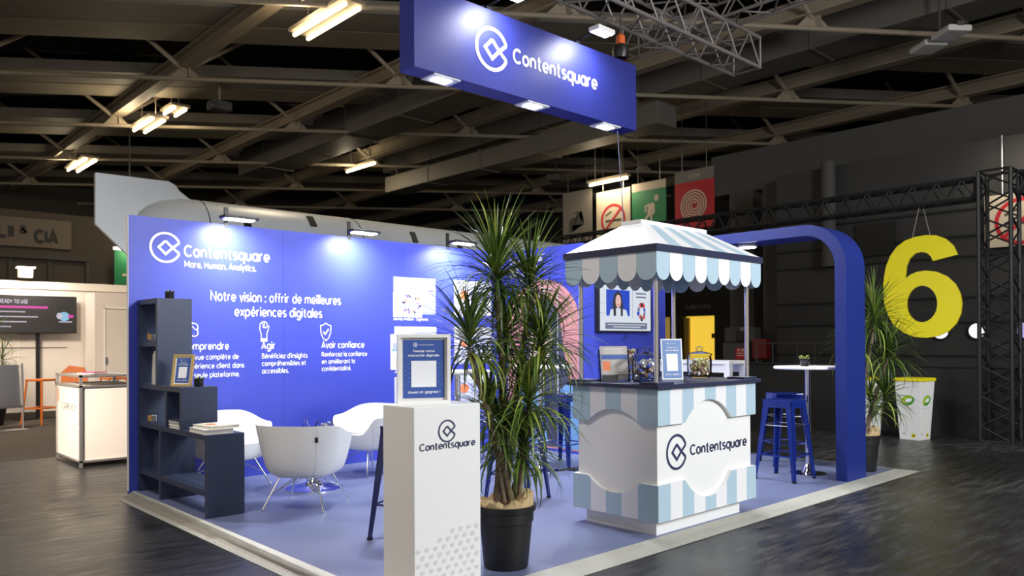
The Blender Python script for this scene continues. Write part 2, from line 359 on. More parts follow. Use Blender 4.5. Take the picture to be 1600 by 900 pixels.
# ------------------------------------------------------------------ stand floor and its ramps
SX0, SX1, SY0 = 0.04, 6.12, -4.30
mb = MB(); mb.box((SX0, SY0, FZ), (SX1, 0.0, 0), STAGE); mb.build('floor_stand', kind='structure')
def ramp(name, a, b_, c, d):
    mb = MB()
    a, b_, c, d = Vector(a), Vector(b_), Vector(c), Vector(d)       # a,b inner top edge; c,d outer bottom edge
    def strip(t0, t1, mt):
        mb.add([a.lerp(d, t0), b_.lerp(c, t0), b_.lerp(c, t1), a.lerp(d, t1)], [(0, 1, 2, 3), (3, 2, 1, 0)], mt)
    strip(0, .38, RAMPW); strip(.38, .78, RAMPG if name != 'trim_2' else RAMPW); strip(.78, 1, RAMPW)
    o = mb.build(name, kind='structure'); return o
ramp('trim_1', (SX0, 0, .001), (SX0, SY0, .001), (SX0-.185, SY0-.175, FZ+.004), (SX0-.185, -.2, FZ+.004))
ramp('trim_2', (SX0, SY0, .001), (SX1, SY0, .001), (SX1+.2, SY0-.175, FZ+.004), (SX0-.185, SY0-.175, FZ+.004))
ramp('trim_3', (SX1, SY0, .001), (SX1, 0, .001), (SX1+.2, 0, FZ+.004), (SX1+.2, SY0-.175, FZ+.004))

# ------------------------------------------------------------------ stand walls
WH = 2.5
mb = MB(); mb.box((0, 0.0, FZ), (4.64, .05, WH), BLUE); mb.box((-.004, .003, 0), (.001, .047, WH-.004), WHITE)
wall = mb.build('wall_back', kind='structure')
def wt(name, lines, mt=LETTER, **k):
    mb = MB()
    for body, x, z, w, h, al, bd in lines: mb.text(body, (x, -.0025, z), X, Z, mt, width=w, height=h, align=al, bold=bd)
    return mb.build(name, wall)
mb = MB(); logo(mb, (.322, -.003, 2.228), X, Z, .134, .022, LETTER); mb.build('emblem', wall)
wt('lettering', [('Contentsquare', .489, 2.155, .86, .112, 'LEFT', .007), ('More. Human. Analytics.', .494, 2.054, .71, .062, 'LEFT', .008)])
wt('lettering', [('Notre vision : offrir de meilleures', 1.455, 1.745, 1.43, .098, 'CENTER', .006), ('expériences digitales', 1.46, 1.600, .965, .098, 'CENTER', .006)])
wt('lettering', [('Comprendre', .47, 1.270, .452, .074, 'LEFT', .008), ('Une vue complète de', .47, 1.176, .55, .052, 'LEFT', .006), ("l'expérience client dans", .47, 1.090, .607, .052, 'LEFT', .006), ('une seule plateforme.', .47, 1.004, .56, .052, 'LEFT', .006)])
wt('lettering', [('Agir', 1.255, 1.270, .148, .078, 'LEFT', .008), ('Bénéficiez d’insights', 1.261, 1.176, .508, .052, 'LEFT', .006), ('compréhensibles et', 1.261, 1.100, .486, .052, 'LEFT', .006), ('accessibles.', 1.261, 1.024, .294, .052, 'LEFT', .006)])
wt('lettering', [('Avoir confiance', 1.932, 1.275, .534, .072, 'LEFT', .008), ('Renforcez la confiance', 1.935, 1.185, .566, .050, 'LEFT', .006), ('en améliorant la', 1.935, 1.107, .408, .050, 'LEFT', .006), ('confidentialité.', 1.935, 1.030, .362, .050, 'LEFT', .006)])
# icons
mb = MB(); O = (.545, -.003, 1.465)
cl = []
for cx, cy, r, a0, a1 in ((-.055, -.005, .045, 250, 100), (-.02, .045, .045, 150, 40), (.035, .02, .04, 110, -20), (.04, -.03, .035, 60, -90)):
    for k in range(7):
        a = math.radians(a0+(a1-a0)*k/6); cl.append((cx+r*math.cos(a), cy+r*math.sin(a)))
mb.stroke(cl, .010, O, X, Z, LETTER, closed=True); mb.stroke([(-.05, .0), (-.02, -.02), (.0, .0), (.02, .03)], .008, O, X, Z, LETTER)
mb.stroke([(-.02, .045), (.02, .03), (.05, .0)], .008, O, X, Z, LETTER)
mb.stroke([(-.03, -.06), (.03, -.06)], .014, O, X, Z, LETTER); mb.stroke([(0, -.06), (0, -.10)], .014, O, X, Z, LETTER)
mb.build('brain_icon', wall)
mb = MB(); O = (1.285, -.003, 1.452)
mb.stroke([(-.03, -.075), (-.03, -.03), (-.045, .02), (-.042, .075), (-.02, .095), (.01, .1), (.03, .085), (.035, .05), (.052, .055), (.045, .02), (.03, -.02), (.03, -.075)], .009, O, X, Z, LETTER, closed=True)
mb.stroke([(-.015, .085), (-.01, .04), (.02, .035), (.035, .05)], .008, O, X, Z, LETTER); mb.stroke([(.002, .09), (.004, .045)], .007, O, X, Z, LETTER)
mb.quad(O, X, Z, -.036, -.105, .036, -.078, LETTER); mb.build('raised_hand_icon', wall)
mb = MB(); O = (1.985, -.003, 1.447)
mb.stroke([(0, .10), (.025, .082), (.062, .07), (.058, -.005), (.035, -.06), (0, -.09), (-.035, -.06), (-.058, -.005), (-.062, .07), (-.025, .082)], .010, O, X, Z, LETTER, closed=True)
mb.stroke([(-.03, .005), (-.008, -.02), (.034, .035)], .016, O, X, Z, LETTER); mb.build('shield_icon', wall)
# printed interface pictures
def shot(x, z, kind, caption):
    mb = MB(); D = -.0025
    O = (x, D, z)
    mb.quad(O, X, Z, 0, -.43, .61, 0, LILAC if kind == 0 else POSTER)
    O2 = (x, D-.0008, z)
    mb.quad(O2, X, Z, .01, -.17, .60, -.01, POSTER); mb.quad((x, D-.0012, z), X, Z, .03, -.155, .42, -.115, LILAC)
    mb.quad((x, D-.0012, z), X, Z, .26, -.05, .36, -.035, GREYPRINT); mb.quad((x, D-.0012, z), X, Z, .15, -.085, .50, -.072, LILAC)
    mb.quad((x, D-.0016, z), X, Z, .50, -.16, .58, -.135, PURPLE)
    O3 = (x, D-.002, z); O4 = (x, D-.0026, z); O5 = (x, D-.0032, z)
    if kind == 0:
        mb.quad(O3, X, Z, -.005, -.47, .405, -.185, STRIPEWHITE)
        cols = [PURPLE, LILAC, ORPRINT, INK, LILAC, GREYPRINT, PURPLE, INK]
        for k in range(24):
            a = 2*PI*k/24
            disc(mb, O4, X, Z, .26, -.315, .10+.02*(k % 3), .10+.02*(k % 3), cols[(k*5) % 8], 3, .66, a, a+.23)
        disc(mb, O5, X, Z, .26, -.315, .066, .066, LILAC, 20)
    elif kind == 1:
        mb.quad(O3, X, Z, -.055, -.50, .36, -.09, STRIPEWHITE); mb.quad(O3, X, Z, .36, -.29, .605, -.09, STRIPEWHITE)
        for x0, x1 in ((-.04, .30), (.33, .59)):
            w = x1-x0
            mb.quad(O4, X, Z, x0, -.285, x1, -.105, GREYPRINT); mb.quad(O5, X, Z, x0+.02, -.26, x0+w*.72, -.19, LILAC)
            disc(mb, O5, X, Z, x0+w*.78, -.20, w*.15, .055, BROWNPRINT, 16); mb.stroke([(x0+w*.3, -.12), (x0+w*.5, -.16), (x0+w*.8, -.18)], .03, O5, X, Z, BROWNPRINT)
            mb.quad(O5, X, Z, x0, -.285, x0+w*.5, -.262, DENIM)
        mb.quad(O4, X, Z, .01, -.47, .13, -.33, SIGNCREAM); disc(mb, O5, X, Z, .07, -.40, .02, .02, INK, 12)
    elif kind == 2:
        for k, mt in enumerate((DENIM, RED, SIGNLIGHT)):
            mb.quad(O4, X, Z, .04, -.13-.11*k, .16, -.05-.11*k, mt); mb.quad(O4, X, Z, .20, -.12-.11*k, .52, -.10-.11*k, GREYPRINT)
    else:
        disc(mb, O4, X, Z, .16, -.18, .07, .06, ORPRINT, 20); mb.quad(O4, X, Z, .27, -.25, .55, -.13, HAIR if kind == 3 else LILAC)
        for k in range(4): mb.stroke([(.05, -.28-.03*k), (.3, -.27-.03*k), (.56, -.29-.03*k)], .008, O4, X, Z, LILAC)
    if caption: mb.text(caption, (x-.005, D, z-.455 - (.05 if kind < 2 else 0)-(.03 if kind == 1 else 0)), X, Z, LETTER, width=.50 if len(caption) > 10 else .3, height=.034, bold=.006)
    mb.build('interface_picture', wall)
shot(2.857, 2.097, 0, 'Journey Analysis - Segments'); shot(2.868, 1.520, 1, 'Zoning'); shot(2.866, .935, 2, None)
shot(3.75, 2.10, 3, 'Session Replay'); shot(3.75, 1.52, 4, 'Impact'); shot(3.75, .94, 5, None)
mb = MB(); mb.quad((0, -.0015, 0), X, Z, 1.498, .02, 1.500, 2.48, BANNER); mb.quad((0, -.0015, 0), X, Z, 2.998, .02, 3.000, 2.48, BANNER)
mb.build('panel_seam', wall)
# storage room: side wall with portrait, front wall with television
TX, TY, TX1 = 4.595, -1.335, 6.26
mb = MB(); mb.box((TX, TY+.05, FZ), (TX+.05, 0.0, WH), BLUE); wr = mb.build('wall_right', kind='structure')
mb = MB(); mb.box((TX, TY, FZ), (TX1, TY+.05, WH), BLUE); wf = mb.build('wall_front', kind='structure')
R = -Y; Os = (TX-.0025, 0, 0)
mb = MB()
for t, y, z, w in (('Everyone is unique.', .115, 2.335, .60), ('Know what makes', .115, 2.245, .57), ('them click.', .115, 2.150, .37)):
    mb.text(t, (TX-.0025, -y, z), R, Z, LETTER, width=w, height=.06, bold=.008)
mb.build('lettering', wr)
mb = MB(); O = (TX-.0025, 0, 0)
arch = [(.06, 0.03), (1.318, 0.03), (1.318, 1.55)]
arch += [(.69+.628*math.cos(a), 1.55+.555*math.sin(a)) for a in [PI*k/24 for k in range(1, 24)]]+[(.06, 1.55)]
def flat(mb, poly, O, R, U, mt):
    n0 = len(mb.f); mb.prism(poly, O, R, U, .0004, mt)
flat(mb, arch, O, R, Z, PINK)
O = (TX-.0035, 0, 0)
flat(mb, [(.30, .05), (.32, .9), (.30, 1.3), (.42, 1.62), (.55, 1.80), (.72, 1.87), (.88, 1.80), (.98, 1.62), (1.03, 1.40), (1.08, 1.15), (1.13, .9), (1.15, .6), (1.17, .05)], O, R, Z, HAIR)
O = (TX-.0045, 0, 0)
flat(mb, [(.45, 1.0), (.47, 1.35), (.55, 1.55), (.70, 1.62), (.82, 1.55), (.87, 1.42), (.86, 1.28), (.80, 1.12), (.70, 1.03), (.68, .9), (.45, .86)], O, R, Z, SKIN)
flat(mb, [(.10, .05), (.14, .62), (.30, .80), (.45, .84), (.62, .78), (.75, .60), (.78, .05)], O, R, Z, DENIM)
flat(mb, [(1.02, .05), (1.0, .75), (1.12, .84), (1.22, .80), (1.30, .66), (1.317, .50), (1.317, .05)], O, R, Z, DENIM)
O = (TX-.0055, 0, 0)
flat(mb, [(.52, 1.47), (.60, 1.50), (.66, 1.48), (.60, 1.47)], O, R, Z, HAIR); flat(mb, [(.73, 1.48), (.79, 1.50), (.84, 1.47), (.79, 1.47)], O, R, Z, HAIR)
disc(mb, O, R, Z, .60, 1.42, .035, .015, HAIR, 14); disc(mb, O, R, Z, .785, 1.42, .032, .015, HAIR, 14)
mb.stroke([(.71, 1.42), (.74, 1.28), (.69, 1.265)], .010, O, R, Z, BROWNPRINT)
flat(mb, [(.62, 1.17), (.69, 1.20), (.77, 1.17), (.69, 1.14)], O, R, Z, ORPRINT)
ln = [(.42+.54*0, .03)]
ln = [(.80+.16*math.cos(a), 1.84+.14*math.sin(a)) for a in [PI*.75-(PI*.75)*k/8 for k in range(9)]]+[(.96, .05)]
mb.stroke(ln, .012, O, R, Z, LETTER)
mb.build('portrait_print', wr)

# ------------------------------------------------------------------ archway (bent flat bar from the storage room to the front corner)
AX0, AX1, AT = 5.034, 5.452, .107
arc_out = [(TY, 2.36+AT-.003)]
cyy, cz, ro = -4.283+.42, 2.463-.42, .42
outer = [(TY, 2.463)]+[(cyy-ro*math.sin(a), cz+ro*math.cos(a)) for a in [PI/2*k/14 for k in range(15)]]+[(-4.283, 0)]
inner = [(-4.283+AT, 0)]+[(cyy-(ro-AT)*math.sin(a), cz+(ro-AT)*math.cos(a)) for a in [PI/2*k/14 for k in range(14, -1, -1)]]+[(TY, 2.463-AT)]
t = thing('archway', 'royal blue archway bending from the storage wall top down to the front corner', 'archway', (5.243, -4.23, 0))
mb = MB(); no, ni = len(outer), len(inner)
ring = outer+inner; n = len(ring)
vs = [(AX0, y, z) for y, z in ring]+[(AX1, y, z) for y, z in ring]
fs = []
for i in range(no-1):
    j = n-1-i
    fs += [(i, i+1, j-1, j)]; fs += [(n+i, n+j, n+j-1, n+i+1)]
fs += [(i, n+i, n+(i+1) % n, (i+1) % n) for i in range(n)]
mb.add(vs, fs, NAVYBLUE)
o = mb.build('frame_panel', t, smooth=True, world=True)
t = thing('ring_lamp', 'round flat white lamp under the bar of the blue archway', 'lamp', (5.24, -3.14, 2.356))
mb = MB(); mb.lathe([(.095, 0), (.10, -.006), (.10, -.026), (.088, -.03)], WHITE); mb.build('lamp_body', t, smooth=True)
mb = MB(); mb.lathe([(0, -.032), (.086, -.032)], LEDW, 28); mb.build('lamp_lens', t)
area('ring_lamp_light', (0, 0, -.05), (0, 0, -1), 8, .16, parent=t)

# ------------------------------------------------------------------ the hall: walls
def sbox(name, a, b_, mt):
    mb = MB(); mb.box(a, b_, mt); return mb.build(name, kind='structure')
sbox('ceiling', (-9, -15, 8.4), (30, 30, 8.6), DECK)
sbox('wall_far', (-9, 26, FZ), (30, 26.3, 8.4), HALLBROWN)
sbox('wall_toilets', (22.0, -15, FZ), (22.3, 26, 8.4), HALLGREY)
# dark hall wall on the right with ledges
mb = MB(); mb.box((12.5, -15, FZ), (12.8, .42, 4.7), HALLGREY)
for z in (1.05, 1.62, 2.05, 2.75, 3.1, 3.55): mb.box((12.46, -15, z), (12.5, .42, z+.035), HALLBLACK)
mb.box((12.44, -1.9, 2.9), (12.5, -1.2, 3.5), HALLBLACK)
w = mb.build('wall_hall', kind='structure')
mb = MB(); mb.box((9.95, -15, FZ), (10.03, 1.05, .94), HALLBLACK); mb.box((9.92, -15, .94), (10.07, 1.05, .965), HALLBLACK); mb.build('wall_low', kind='structure')
for i, (x0, y0, x1, y1, z1) in enumerate(((14.0, 1.80, 14.7, 2.42, 4.8), (12.9, .6, 13.3, .95, 4.7))):
    sbox('column', (x0, y0, FZ), (x1, y1, z1), CONCRETE)
sbox('girder', (14, -15, 4.8), (15.2, 2.9, 5.75), CONCRETE)
# column-like pipe and open shutter seen through the arch
mb = MB(); mb.tube([(12.31, -.75, 2.75), (12.31, -.75, 4.75)], .13, CONCRETE, 14); tag(mb.build('vertical_duct', smooth=True), 'dim grey vertical duct on the dark hall wall above the high table', 'duct')

# ------------------------------------------------------------------ roof structure
D2 = Vector((0.8112, -0.58477, 0)); N2 = Vector((0.58477, 0.8112, 0))
def rodpt(s, x):                                  # the point of line s whose X is x
    P = N2*s; t = (x-P.x)/D2.x; return P+D2*t
beamx = [0.2, 3.75, 7.3, 10.9, 14.4, 17.9, 21.4]
rods = [1.6, 5.45, 9.35, 13.1, 16.9, 20.8, 24.6]
for i, bx in enumerate(beamx):
    mb = MB()
    mb.box((bx-.13, -14, 7.02), (bx+.13, 26, 7.06), BEAM); mb.box((bx-.13, -14, 7.30), (bx+.13, 26, 7.34), BEAM); mb.box((bx-.03, -14, 7.06), (bx+.03, 26, 7.30), BEAM)
    bo = mb.build('roof_beam', kind='structure')
    for s in rods:
        p = rodpt(s, bx)
        if not (-13 < p.y < 25.5): continue
        mb = MB()
        mb.prism([(-.30, 6.83), (.30, 6.83), (.10, 7.03), (-.10, 7.03)], (p.x-D2.y*.02, p.y+D2.x*.02, 0), D2, Z, .04, BEAM)
        mb.prism([(-.16, 6.83), (.16, 6.83), (.12, 7.03), (-.12, 7.03)], (p.x+.02, p.y, 0), Y, Z, .04, BEAM)
        mb.build('gusset', bo)
        mb = MB()
        for q in (D2*1.7+N2*.9, -D2*1.7-N2*.9):
            mb.tube([(p.x, p.y, 6.98), (p.x+q.x, p.y+q.y, 8.35)], .045, BEAM, 6, False)
        mb.build('strut', bo)
for s in rods:
    mb = MB(); a = rodpt(s, -6); b_ = rodpt(s, 22)
    mb.tube([(a.x, a.y, 6.81), (b_.x, b_.y, 6.81)], .045, BEAM, 8); mb.build('tie_rod', kind='structure')
    # joists, soffit and dark gap behind each row of rods
    def strip(name, d0, d1, z0, z1, mt):
        a = rodpt(s+d0, -8); L = 40
        mb = MB(); mb.prism([(0, z0), (L, z0), (L, z1), (0, z1)], a, D2, Z, -(d1-d0), mt); mb.build(name, kind='structure')
    strip('roof_joist', -2.35, -1.50, 7.36, 7.60, PURLIN); strip('roof_joist', -1.44, -.60, 7.36, 7.56, JOIST)
    strip('roof_soffit', -.52, .80, 7.95, 8.05, DUCT); strip('roof_gap', .80, 1.5, 8.30, 8.39, SLOT)
# ventilation ducts running along the beams
def duct(name, x0, y0, y1, z0, w, h, label):
    t = thing(name, label, 'duct', (x0+w/2, (y0+y1)/2, z0))
    mb = MB(); mb.box((x0, y0, z0), (x0+w, y1, z0+h), DUCT, bev=.03); mb.build('duct_body', t, world=True)
    y = y0+1.2
    while y < y1:
        mb = MB(); mb.box((x0-.02, y, z0-.02), (x0+w+.02, y+.05, z0+h+.02), DUCT); mb.build('flange', t, world=True); y += 2.4
    for y in (y0+.6, y1-.6):
        mb = MB(); mb.box((x0+.05, y, z0+h), (x0+.09, y+.04, 8.4), DUCT); mb.build('hanger_strap', t, world=True)
duct('ventilation_duct', 8.35, 4.2, 16.8, 6.75, 1.0, .75, 'wide rectangular grey ventilation duct under the roof, left of the hanging blue sign')
duct('ventilation_duct', 12.0, -9, 14, 6.9, .9, .6, 'long rectangular grey ventilation duct under the roof above the striped canopy')
duct('ventilation_duct', 11.75, 2.8, 13.5, 6.15, .7, .5, 'short lit beige ventilation duct low behind the hanging blue sign')
# ceiling lamps
def tube_lamp(label, x, y0, y1, z, n=2, power=60):
    t = thing('tube_lamp', label, 'lamp', (x, (y0+y1)/2, z), group='fluorescent tube lamps under the roof')
    L = y1-y0
    mb = MB(); mb.box((-.22 if n == 2 else -.08, -L/2-.05, .05), (.22 if n == 2 else .08, L/2+.05, .11), BEAM)
    mb.build('fitting', t)
    for s in (-1, 1): mb = MB(); mb.tube([(0, s*L*.35, .11), (0, s*L*.35, 8.4-z)], .008, BEAM, 6); mb.build('hanger_rod', t)
    for dx in ((-.13, .13) if n == 2 else (0,)):
        mb = MB(); mb.tube([(dx, -L/2, 0), (dx, L/2, 0)], .035, TUBE, 8); mb.build('tube', t)
    l = bpy.data.lights.new('tube_glow', 'AREA'); l.shape = 'RECTANGLE'; l.size = .4; l.size_y = L; l.energy = power; l.color = (1, .82, .55)
    o = bpy.data.objects.new('tube_glow', l); COL.objects.link(o); o.parent = t; o.location = (0, 0, -.06)
    l = bpy.data.lights.new('tube_spill', 'POINT'); l.energy = power*.9; l.color = (1, .82, .55); l.shadow_soft_size = .15
    o = bpy.data.objects.new('tube_spill', l); COL.objects.link(o); o.parent = t; o.location = (-.5, 0, -.12)
tube_lamp('pair of lit fluorescent tubes nearest the top edge, left of the hanging sign', 4.35, 3.3, 5.0, 6.72)
tube_lamp('pair of lit fluorescent tubes just above the grey tail fin', 4.2, 17.4, 19.4, 6.72)
tube_lamp('pair of lit fluorescent tubes beside the ceiling projector', 4.25, 11.9, 13.3, 6.72)
tube_lamp('pair of small lit tubes just beyond those beside the ceiling projector', 4.65, 11.6, 12.3, 7.0, power=25)
tube_lamp('single lit fluorescent tube below the wide ventilation duct', 10.6, 12.3, 13.9, 6.72, 1, 45)
tube_lamp('lit fluorescent tube along the top of the no-smoking banner', 13.8, 5.3, 6.6, 5.62, 1, 30)
# more lamps of the same rows over the aisle, behind the photographer's left
# projector / loudspeakers hung from the roof
def hung(label, name, cat, p, kind):
    t = thing(name, label, cat, p)
    mb = MB(); mb.tube([(0, 0, .08), (0, 0, .42)], .025, BEAM, 8); mb.lathe([(.30, .42), (.26, .44), (0, .45)] if kind == 0 else [(.06, .42), (.04, .46), (0, .46)], BEAM, 20); mb.build('ceiling_mount', t, smooth=True)
    mb = MB(); mb.box((-.22, -.18, -.12), (.22, .18, .08), SIGNGREY if kind else CONCRETE, bev=.05); mb.build('housing', t)
    mb = MB(); mb.tube([(-.16, -.18, -.05), (-.16, -.24, -.06)], .07, BLACK, 14); mb.build('lens', t)
pr_ = at(343, 165, 2, 6.45); hung('white projector hanging from a round mount, left part of the roof', 'ceiling_projector', 'projector', pr_, 0)
t = thing('roof_floodlight', 'dim twin-head floodlight hanging unlit under the roof, top right', 'lamp', at(1468, 58, 2, 6.35), .9)
mb = MB(); mb.tube([(0, 0, .02), (0, 0, .75)], .02, CONCRETE, 8); mb.box((-.55, -.06, -.02), (.55, .06, .05), CONCRETE); mb.build('bracket', t)
for sx in (-1, 1):
    mb = MB(); mb.box((sx*.30-.24, -.20, -.10), (sx*.30+.24, .20, .0), mat('lamp_head_grey', (.55, .54, .52), .4), bev=.03); mb.build('lamp_head', t)
t = thing('roof_floodlight', 'small pale lamp hanging unlit under the roof to the right of the hanging sign', 'lamp', at(868, 278, 2, 6.1), .3)
mb = MB(); mb.box((-.25, -.2, -.1), (.25, .2, .08), CONCRETE, bev=.04); mb.tube([(0, 0, .05), (0, 0, .9)], .02, CONCRETE, 8); mb.build('lamp_head', t)

# ------------------------------------------------------------------ lattice trusses
def truss(name, label, a, b_, w, r, mt, step, up=Z, group=None):
    a, b_ = Vector(a), Vector(b_); d = (b_-a).normalized(); L = (b_-a).length
    side = d.cross(up).normalized(); u2 = side.cross(d).normalized()
    t = thing(name, label, 'truss', (a+b_)/2, group=group)
    c = [a+side*sx*w/2+u2*sz*w/2 for sx, sz in ((-1, -1), (1, -1), (1, 1), (-1, 1))]
    for k in range(4):
        mb = MB(); mb.tube([c[k], c[k]+d*L], r, mt, 8); mb.build('chord', t, world=True, smooth=True)
    mb = MB(); n = max(2, int(round(L/step)))
    for k in range(4):
        p, q = c[k], c[(k+1) % 4]
        for i in range(n):
            x0, x1, xm = L*i/n, L*(i+1)/n, L*(i+.5)/n
            mb.tube([p+d*x0, q+d*xm], r*.5, mt, 6, False); mb.tube([q+d*xm, p+d*x1], r*.5, mt, 6, False)
        for x in (0, L): mb.tube([p+d*x, q+d*x], r*.6, mt, 6)
    mb.build('lattice', t, world=True)
    return t
truss('lifting_truss', 'grey lattice truss above the hanging blue sign, along its length', (2.2, -1.95, 5.2), (7.3, -1.95, 5.2), .40, .024, TRUSS, .56)
CTX = at(1060, 40, 2, 5.60).x
truss('lifting_truss', 'grey lattice truss crossing above the hanging sign towards the upper right', (CTX, -.55, 5.60), (CTX, -3.7, 5.60), .36, .022, TRUSS, .56)
truss('black_truss', 'long black lattice truss carrying the yellow number sign', (9.7, 4.6, 3.40), (9.7, -4.05, 3.40), .27, .024, TRUSSBLACK, .32)
truss('black_truss_tower', 'upright black lattice tower at the right edge', (9.7, -4.30, FZ), (9.7, -4.30, 3.6), .38, .028, TRUSSBLACK, .40, up=X)
truss('black_truss', 'short black lattice truss running on to the right of the black tower', (9.7, -4.55, 3.40), (9.7, -8.0, 3.40), .27, .024, TRUSSBLACK, .32)
# chain hoists
def hoist(label, p, top, col):
    t = thing('chain_hoist', label, 'hoist', p)
    h = top-p[2]
    mb = MB()
    for k in range(max(3, int(h/.03))):
        z = .02+k*.03
        if z > h-.02: break
        mb.box((-.012, -.004, z), (.012, .004, z+.026), STEEL) if k % 2 else mb.box((-.004, -.012, z), (.004, .012, z+.026), STEEL)
    mb.build('chain', t)
    mb = MB(); mb.lathe([(.0, -.10), (.085, -.09), (.10, -.02), (.085, .05), (0, .06)], BLACK, 16); mb.build('hoist_body', t, smooth=True)
    mb = MB(); mb.lathe([(0, .06), (.055, .07), (.05, .16), (.02, .19), (0, .19)], col, 14); mb.tube([(.09, 0, .07), (.10, 0, -.03), (.07, 0, -.09)], .025, col, 8); mb.build('hook_cover', t, smooth=True)
hoist('orange and black chain hoist on the right end of the hanging sign', (4.60, -1.95, 4.60), 5.02, HOIST)
hoist('grey chain hoist hanging above the crossing truss', (CTX, -3.0, 5.95), 7.0, CONCRETE)

# ------------------------------------------------------------------ hanging company sign
BY, BX0, BX1, BZ0, BZ1, BD = -2.0, 1.725, 4.812, 3.728, 4.47, .22
t = thing('hanging_sign', 'blue box sign hanging over the stand with a white company name', 'sign', ((BX0+BX1)/2, BY+BD/2, BZ0))
mb = MB(); mb.box((BX0, BY, BZ0), (BX1, BY+BD, BZ1), BANNER); mb.build('sign_box', t, world=True)
mb = MB(); logo(mb, (2.625, BY-.003, 4.103), X, Z, .193, .034, LETTER); mb.build('emblem', t, world=True)
mb = MB(); mb.text('Contentsquare', (2.893, BY-.003, 4.042), X, Z, LETTER, width=1.245, height=.145, bold=.007); mb.build('lettering', t, world=True)
for k, bx in enumerate((2.10, 3.26, 4.40)):
    o = thing('recessed_spotlight', ['square white spotlight under the hanging sign, nearest its left end', 'square white spotlight under the middle of the hanging sign', 'square white spotlight under the right end of the hanging sign'][k], 'lamp', (bx, BY+BD/2, BZ0), group='spotlights under the hanging sign')
    mb = MB(); mb.box((-.15, -.10, -.014), (.15, .10, -.001), WHITE); mb.build('frame', o)
    mb = MB(); mb.box((-.085, -.055, -.020), (.085, .055, -.0145), LEDW); mb.build('led_panel', o)
    area('spot_light', (0, 0, -.04), (0, -.10, -1), 70, .15, (.95, .97, 1), parent=o, spread=math.radians(165))
for k, bx in enumerate((2.62, 3.87)):
    o = thing('arm_floodlight', ['white floodlight on an arm above the round emblem of the hanging sign', 'white floodlight on an arm above the name on the hanging sign'][k], 'lamp', (bx, BY-.30, BZ1+.03), group='floodlights over the hanging sign')
    mb = MB(); mb.tube([(0, .40, .02), (0, .02, .05)], .012, BLACK, 8); mb.box((-.03, .33, -.028), (.03, .42, .02), BLACK); mb.build('arm', o)
    mb = MB(); mb.box((-.13, -.07, .0), (.13, .07, .045), WHITE, bev=.01); mb.build('lamp_head', o)
    mb = MB(); mb.box((-.11, -.055, -.006), (.11, .055, .0), LEDW); mb.build('led_panel', o)
    area('flood_light', (0, 0, -.02), (0, .26, -.48), 15, .24, (.95, .97, 1), parent=o, spread=math.radians(150))
# steel cable from the sign down behind the canopy
mb = MB(); mb.tube([(4.66, -1.85, BZ0), (5.6, -1.2, 2.52)], .006, STEEL, 6); tag(mb.build('steel_cable'), 'thin steel cable running down from the right end of the hanging sign', 'cable')

# ------------------------------------------------------------------ arm lamps over the stand wall
for k, bx in enumerate((.90, 2.28, 3.66)):
    o = thing('arm_floodlight', ['black arm floodlight over the wall above the small company name', 'black arm floodlight over the middle of the blue wall', 'black arm floodlight over the blue wall behind the palm crown'][k], 'lamp', (bx, -.30, 2.5), group='floodlights over the blue wall')
    mb = MB(); mb.tube([(0, .305, .02), (0, .29, .05), (0, .05, .045)], .012, BLACK, 8); mb.box((-.02, .297, -.03), (.02, .315, .17), BLACK); mb.build('arm', o)
    mb = MB(); mb.box((-.17, -.07, .012), (.17, .07, .04), BLACK, bev=.008); mb.build('lamp_head', o)
    mb = MB(); mb.box((-.13, -.06, .002), (.13, .055, .0115), LEDW); mb.build('led_panel', o)
    area('flood_light', (0, .0, -.015), (0, .20, -.45), 19, .22, (.93, .96, 1), parent=o, spread=math.radians(140))

# ------------------------------------------------------------------ yellow number sign
t = thing('number_sign', 'big yellow number 6 hanging under the black truss', 'sign', (9.7, -3.32, 2.1))
def c6(l): return [(-(x-212)/215*.995*1.0, -(y-387)/294*1.46) for x, y in l]
outer6 = [(97, 400), (99, 360), (107, 320), (120, 290), (140, 265), (165, 249), (195, 241), (225, 239), (255, 242), (282, 254), (303, 275), (315, 302), (246, 315), (240, 300), (228, 290), (213, 286), (195, 289), (178, 303), (168, 325), (164, 362),
    (180, 350), (200, 343), (225, 341), (255, 346), (285, 361), (308, 384), (322, 412), (327, 440), (323, 468), (310, 496), (288, 518), (258, 531), (225, 535), (190, 532), (160, 520), (130, 498), (110, 465), (100, 430)]
hole6 = [(213+45*math.cos(2*PI*k/28), 437+53*math.sin(2*PI*k/28)) for k in range(28)]
bm = bmesh.new()
for lp in (c6(outer6), c6(hole6)):
    vv = [bm.verts.new((-.02, y, z)) for y, z in lp]
    for i in range(len(vv)): bm.edges.new((vv[i], vv[(i+1) % len(vv)]))
bmesh.ops.triangle_fill(bm, use_beauty=True, use_dissolve=False, edges=bm.edges[:])
r6 = bmesh.ops.extrude_face_region(bm, geom=bm.faces[:])
for v in r6['geom']:
    if isinstance(v, bmesh.types.BMVert): v.co.x += .04
bmesh.ops.recalc_face_normals(bm, faces=bm.faces[:]); bm.verts.index_update()
mb = MB(); mb.add([v.co.copy() for v in bm.verts], [[v.index for v in f.verts] for f in bm.faces], YELLOW); bm.free()
mb.build('digit', t)
for dy in (-.12, .12):
    mb = MB(); mb.tube([(0, dy, .72), (0, dy*.2, 1.16)], .004, STEEL, 5); mb.build('wire', t)

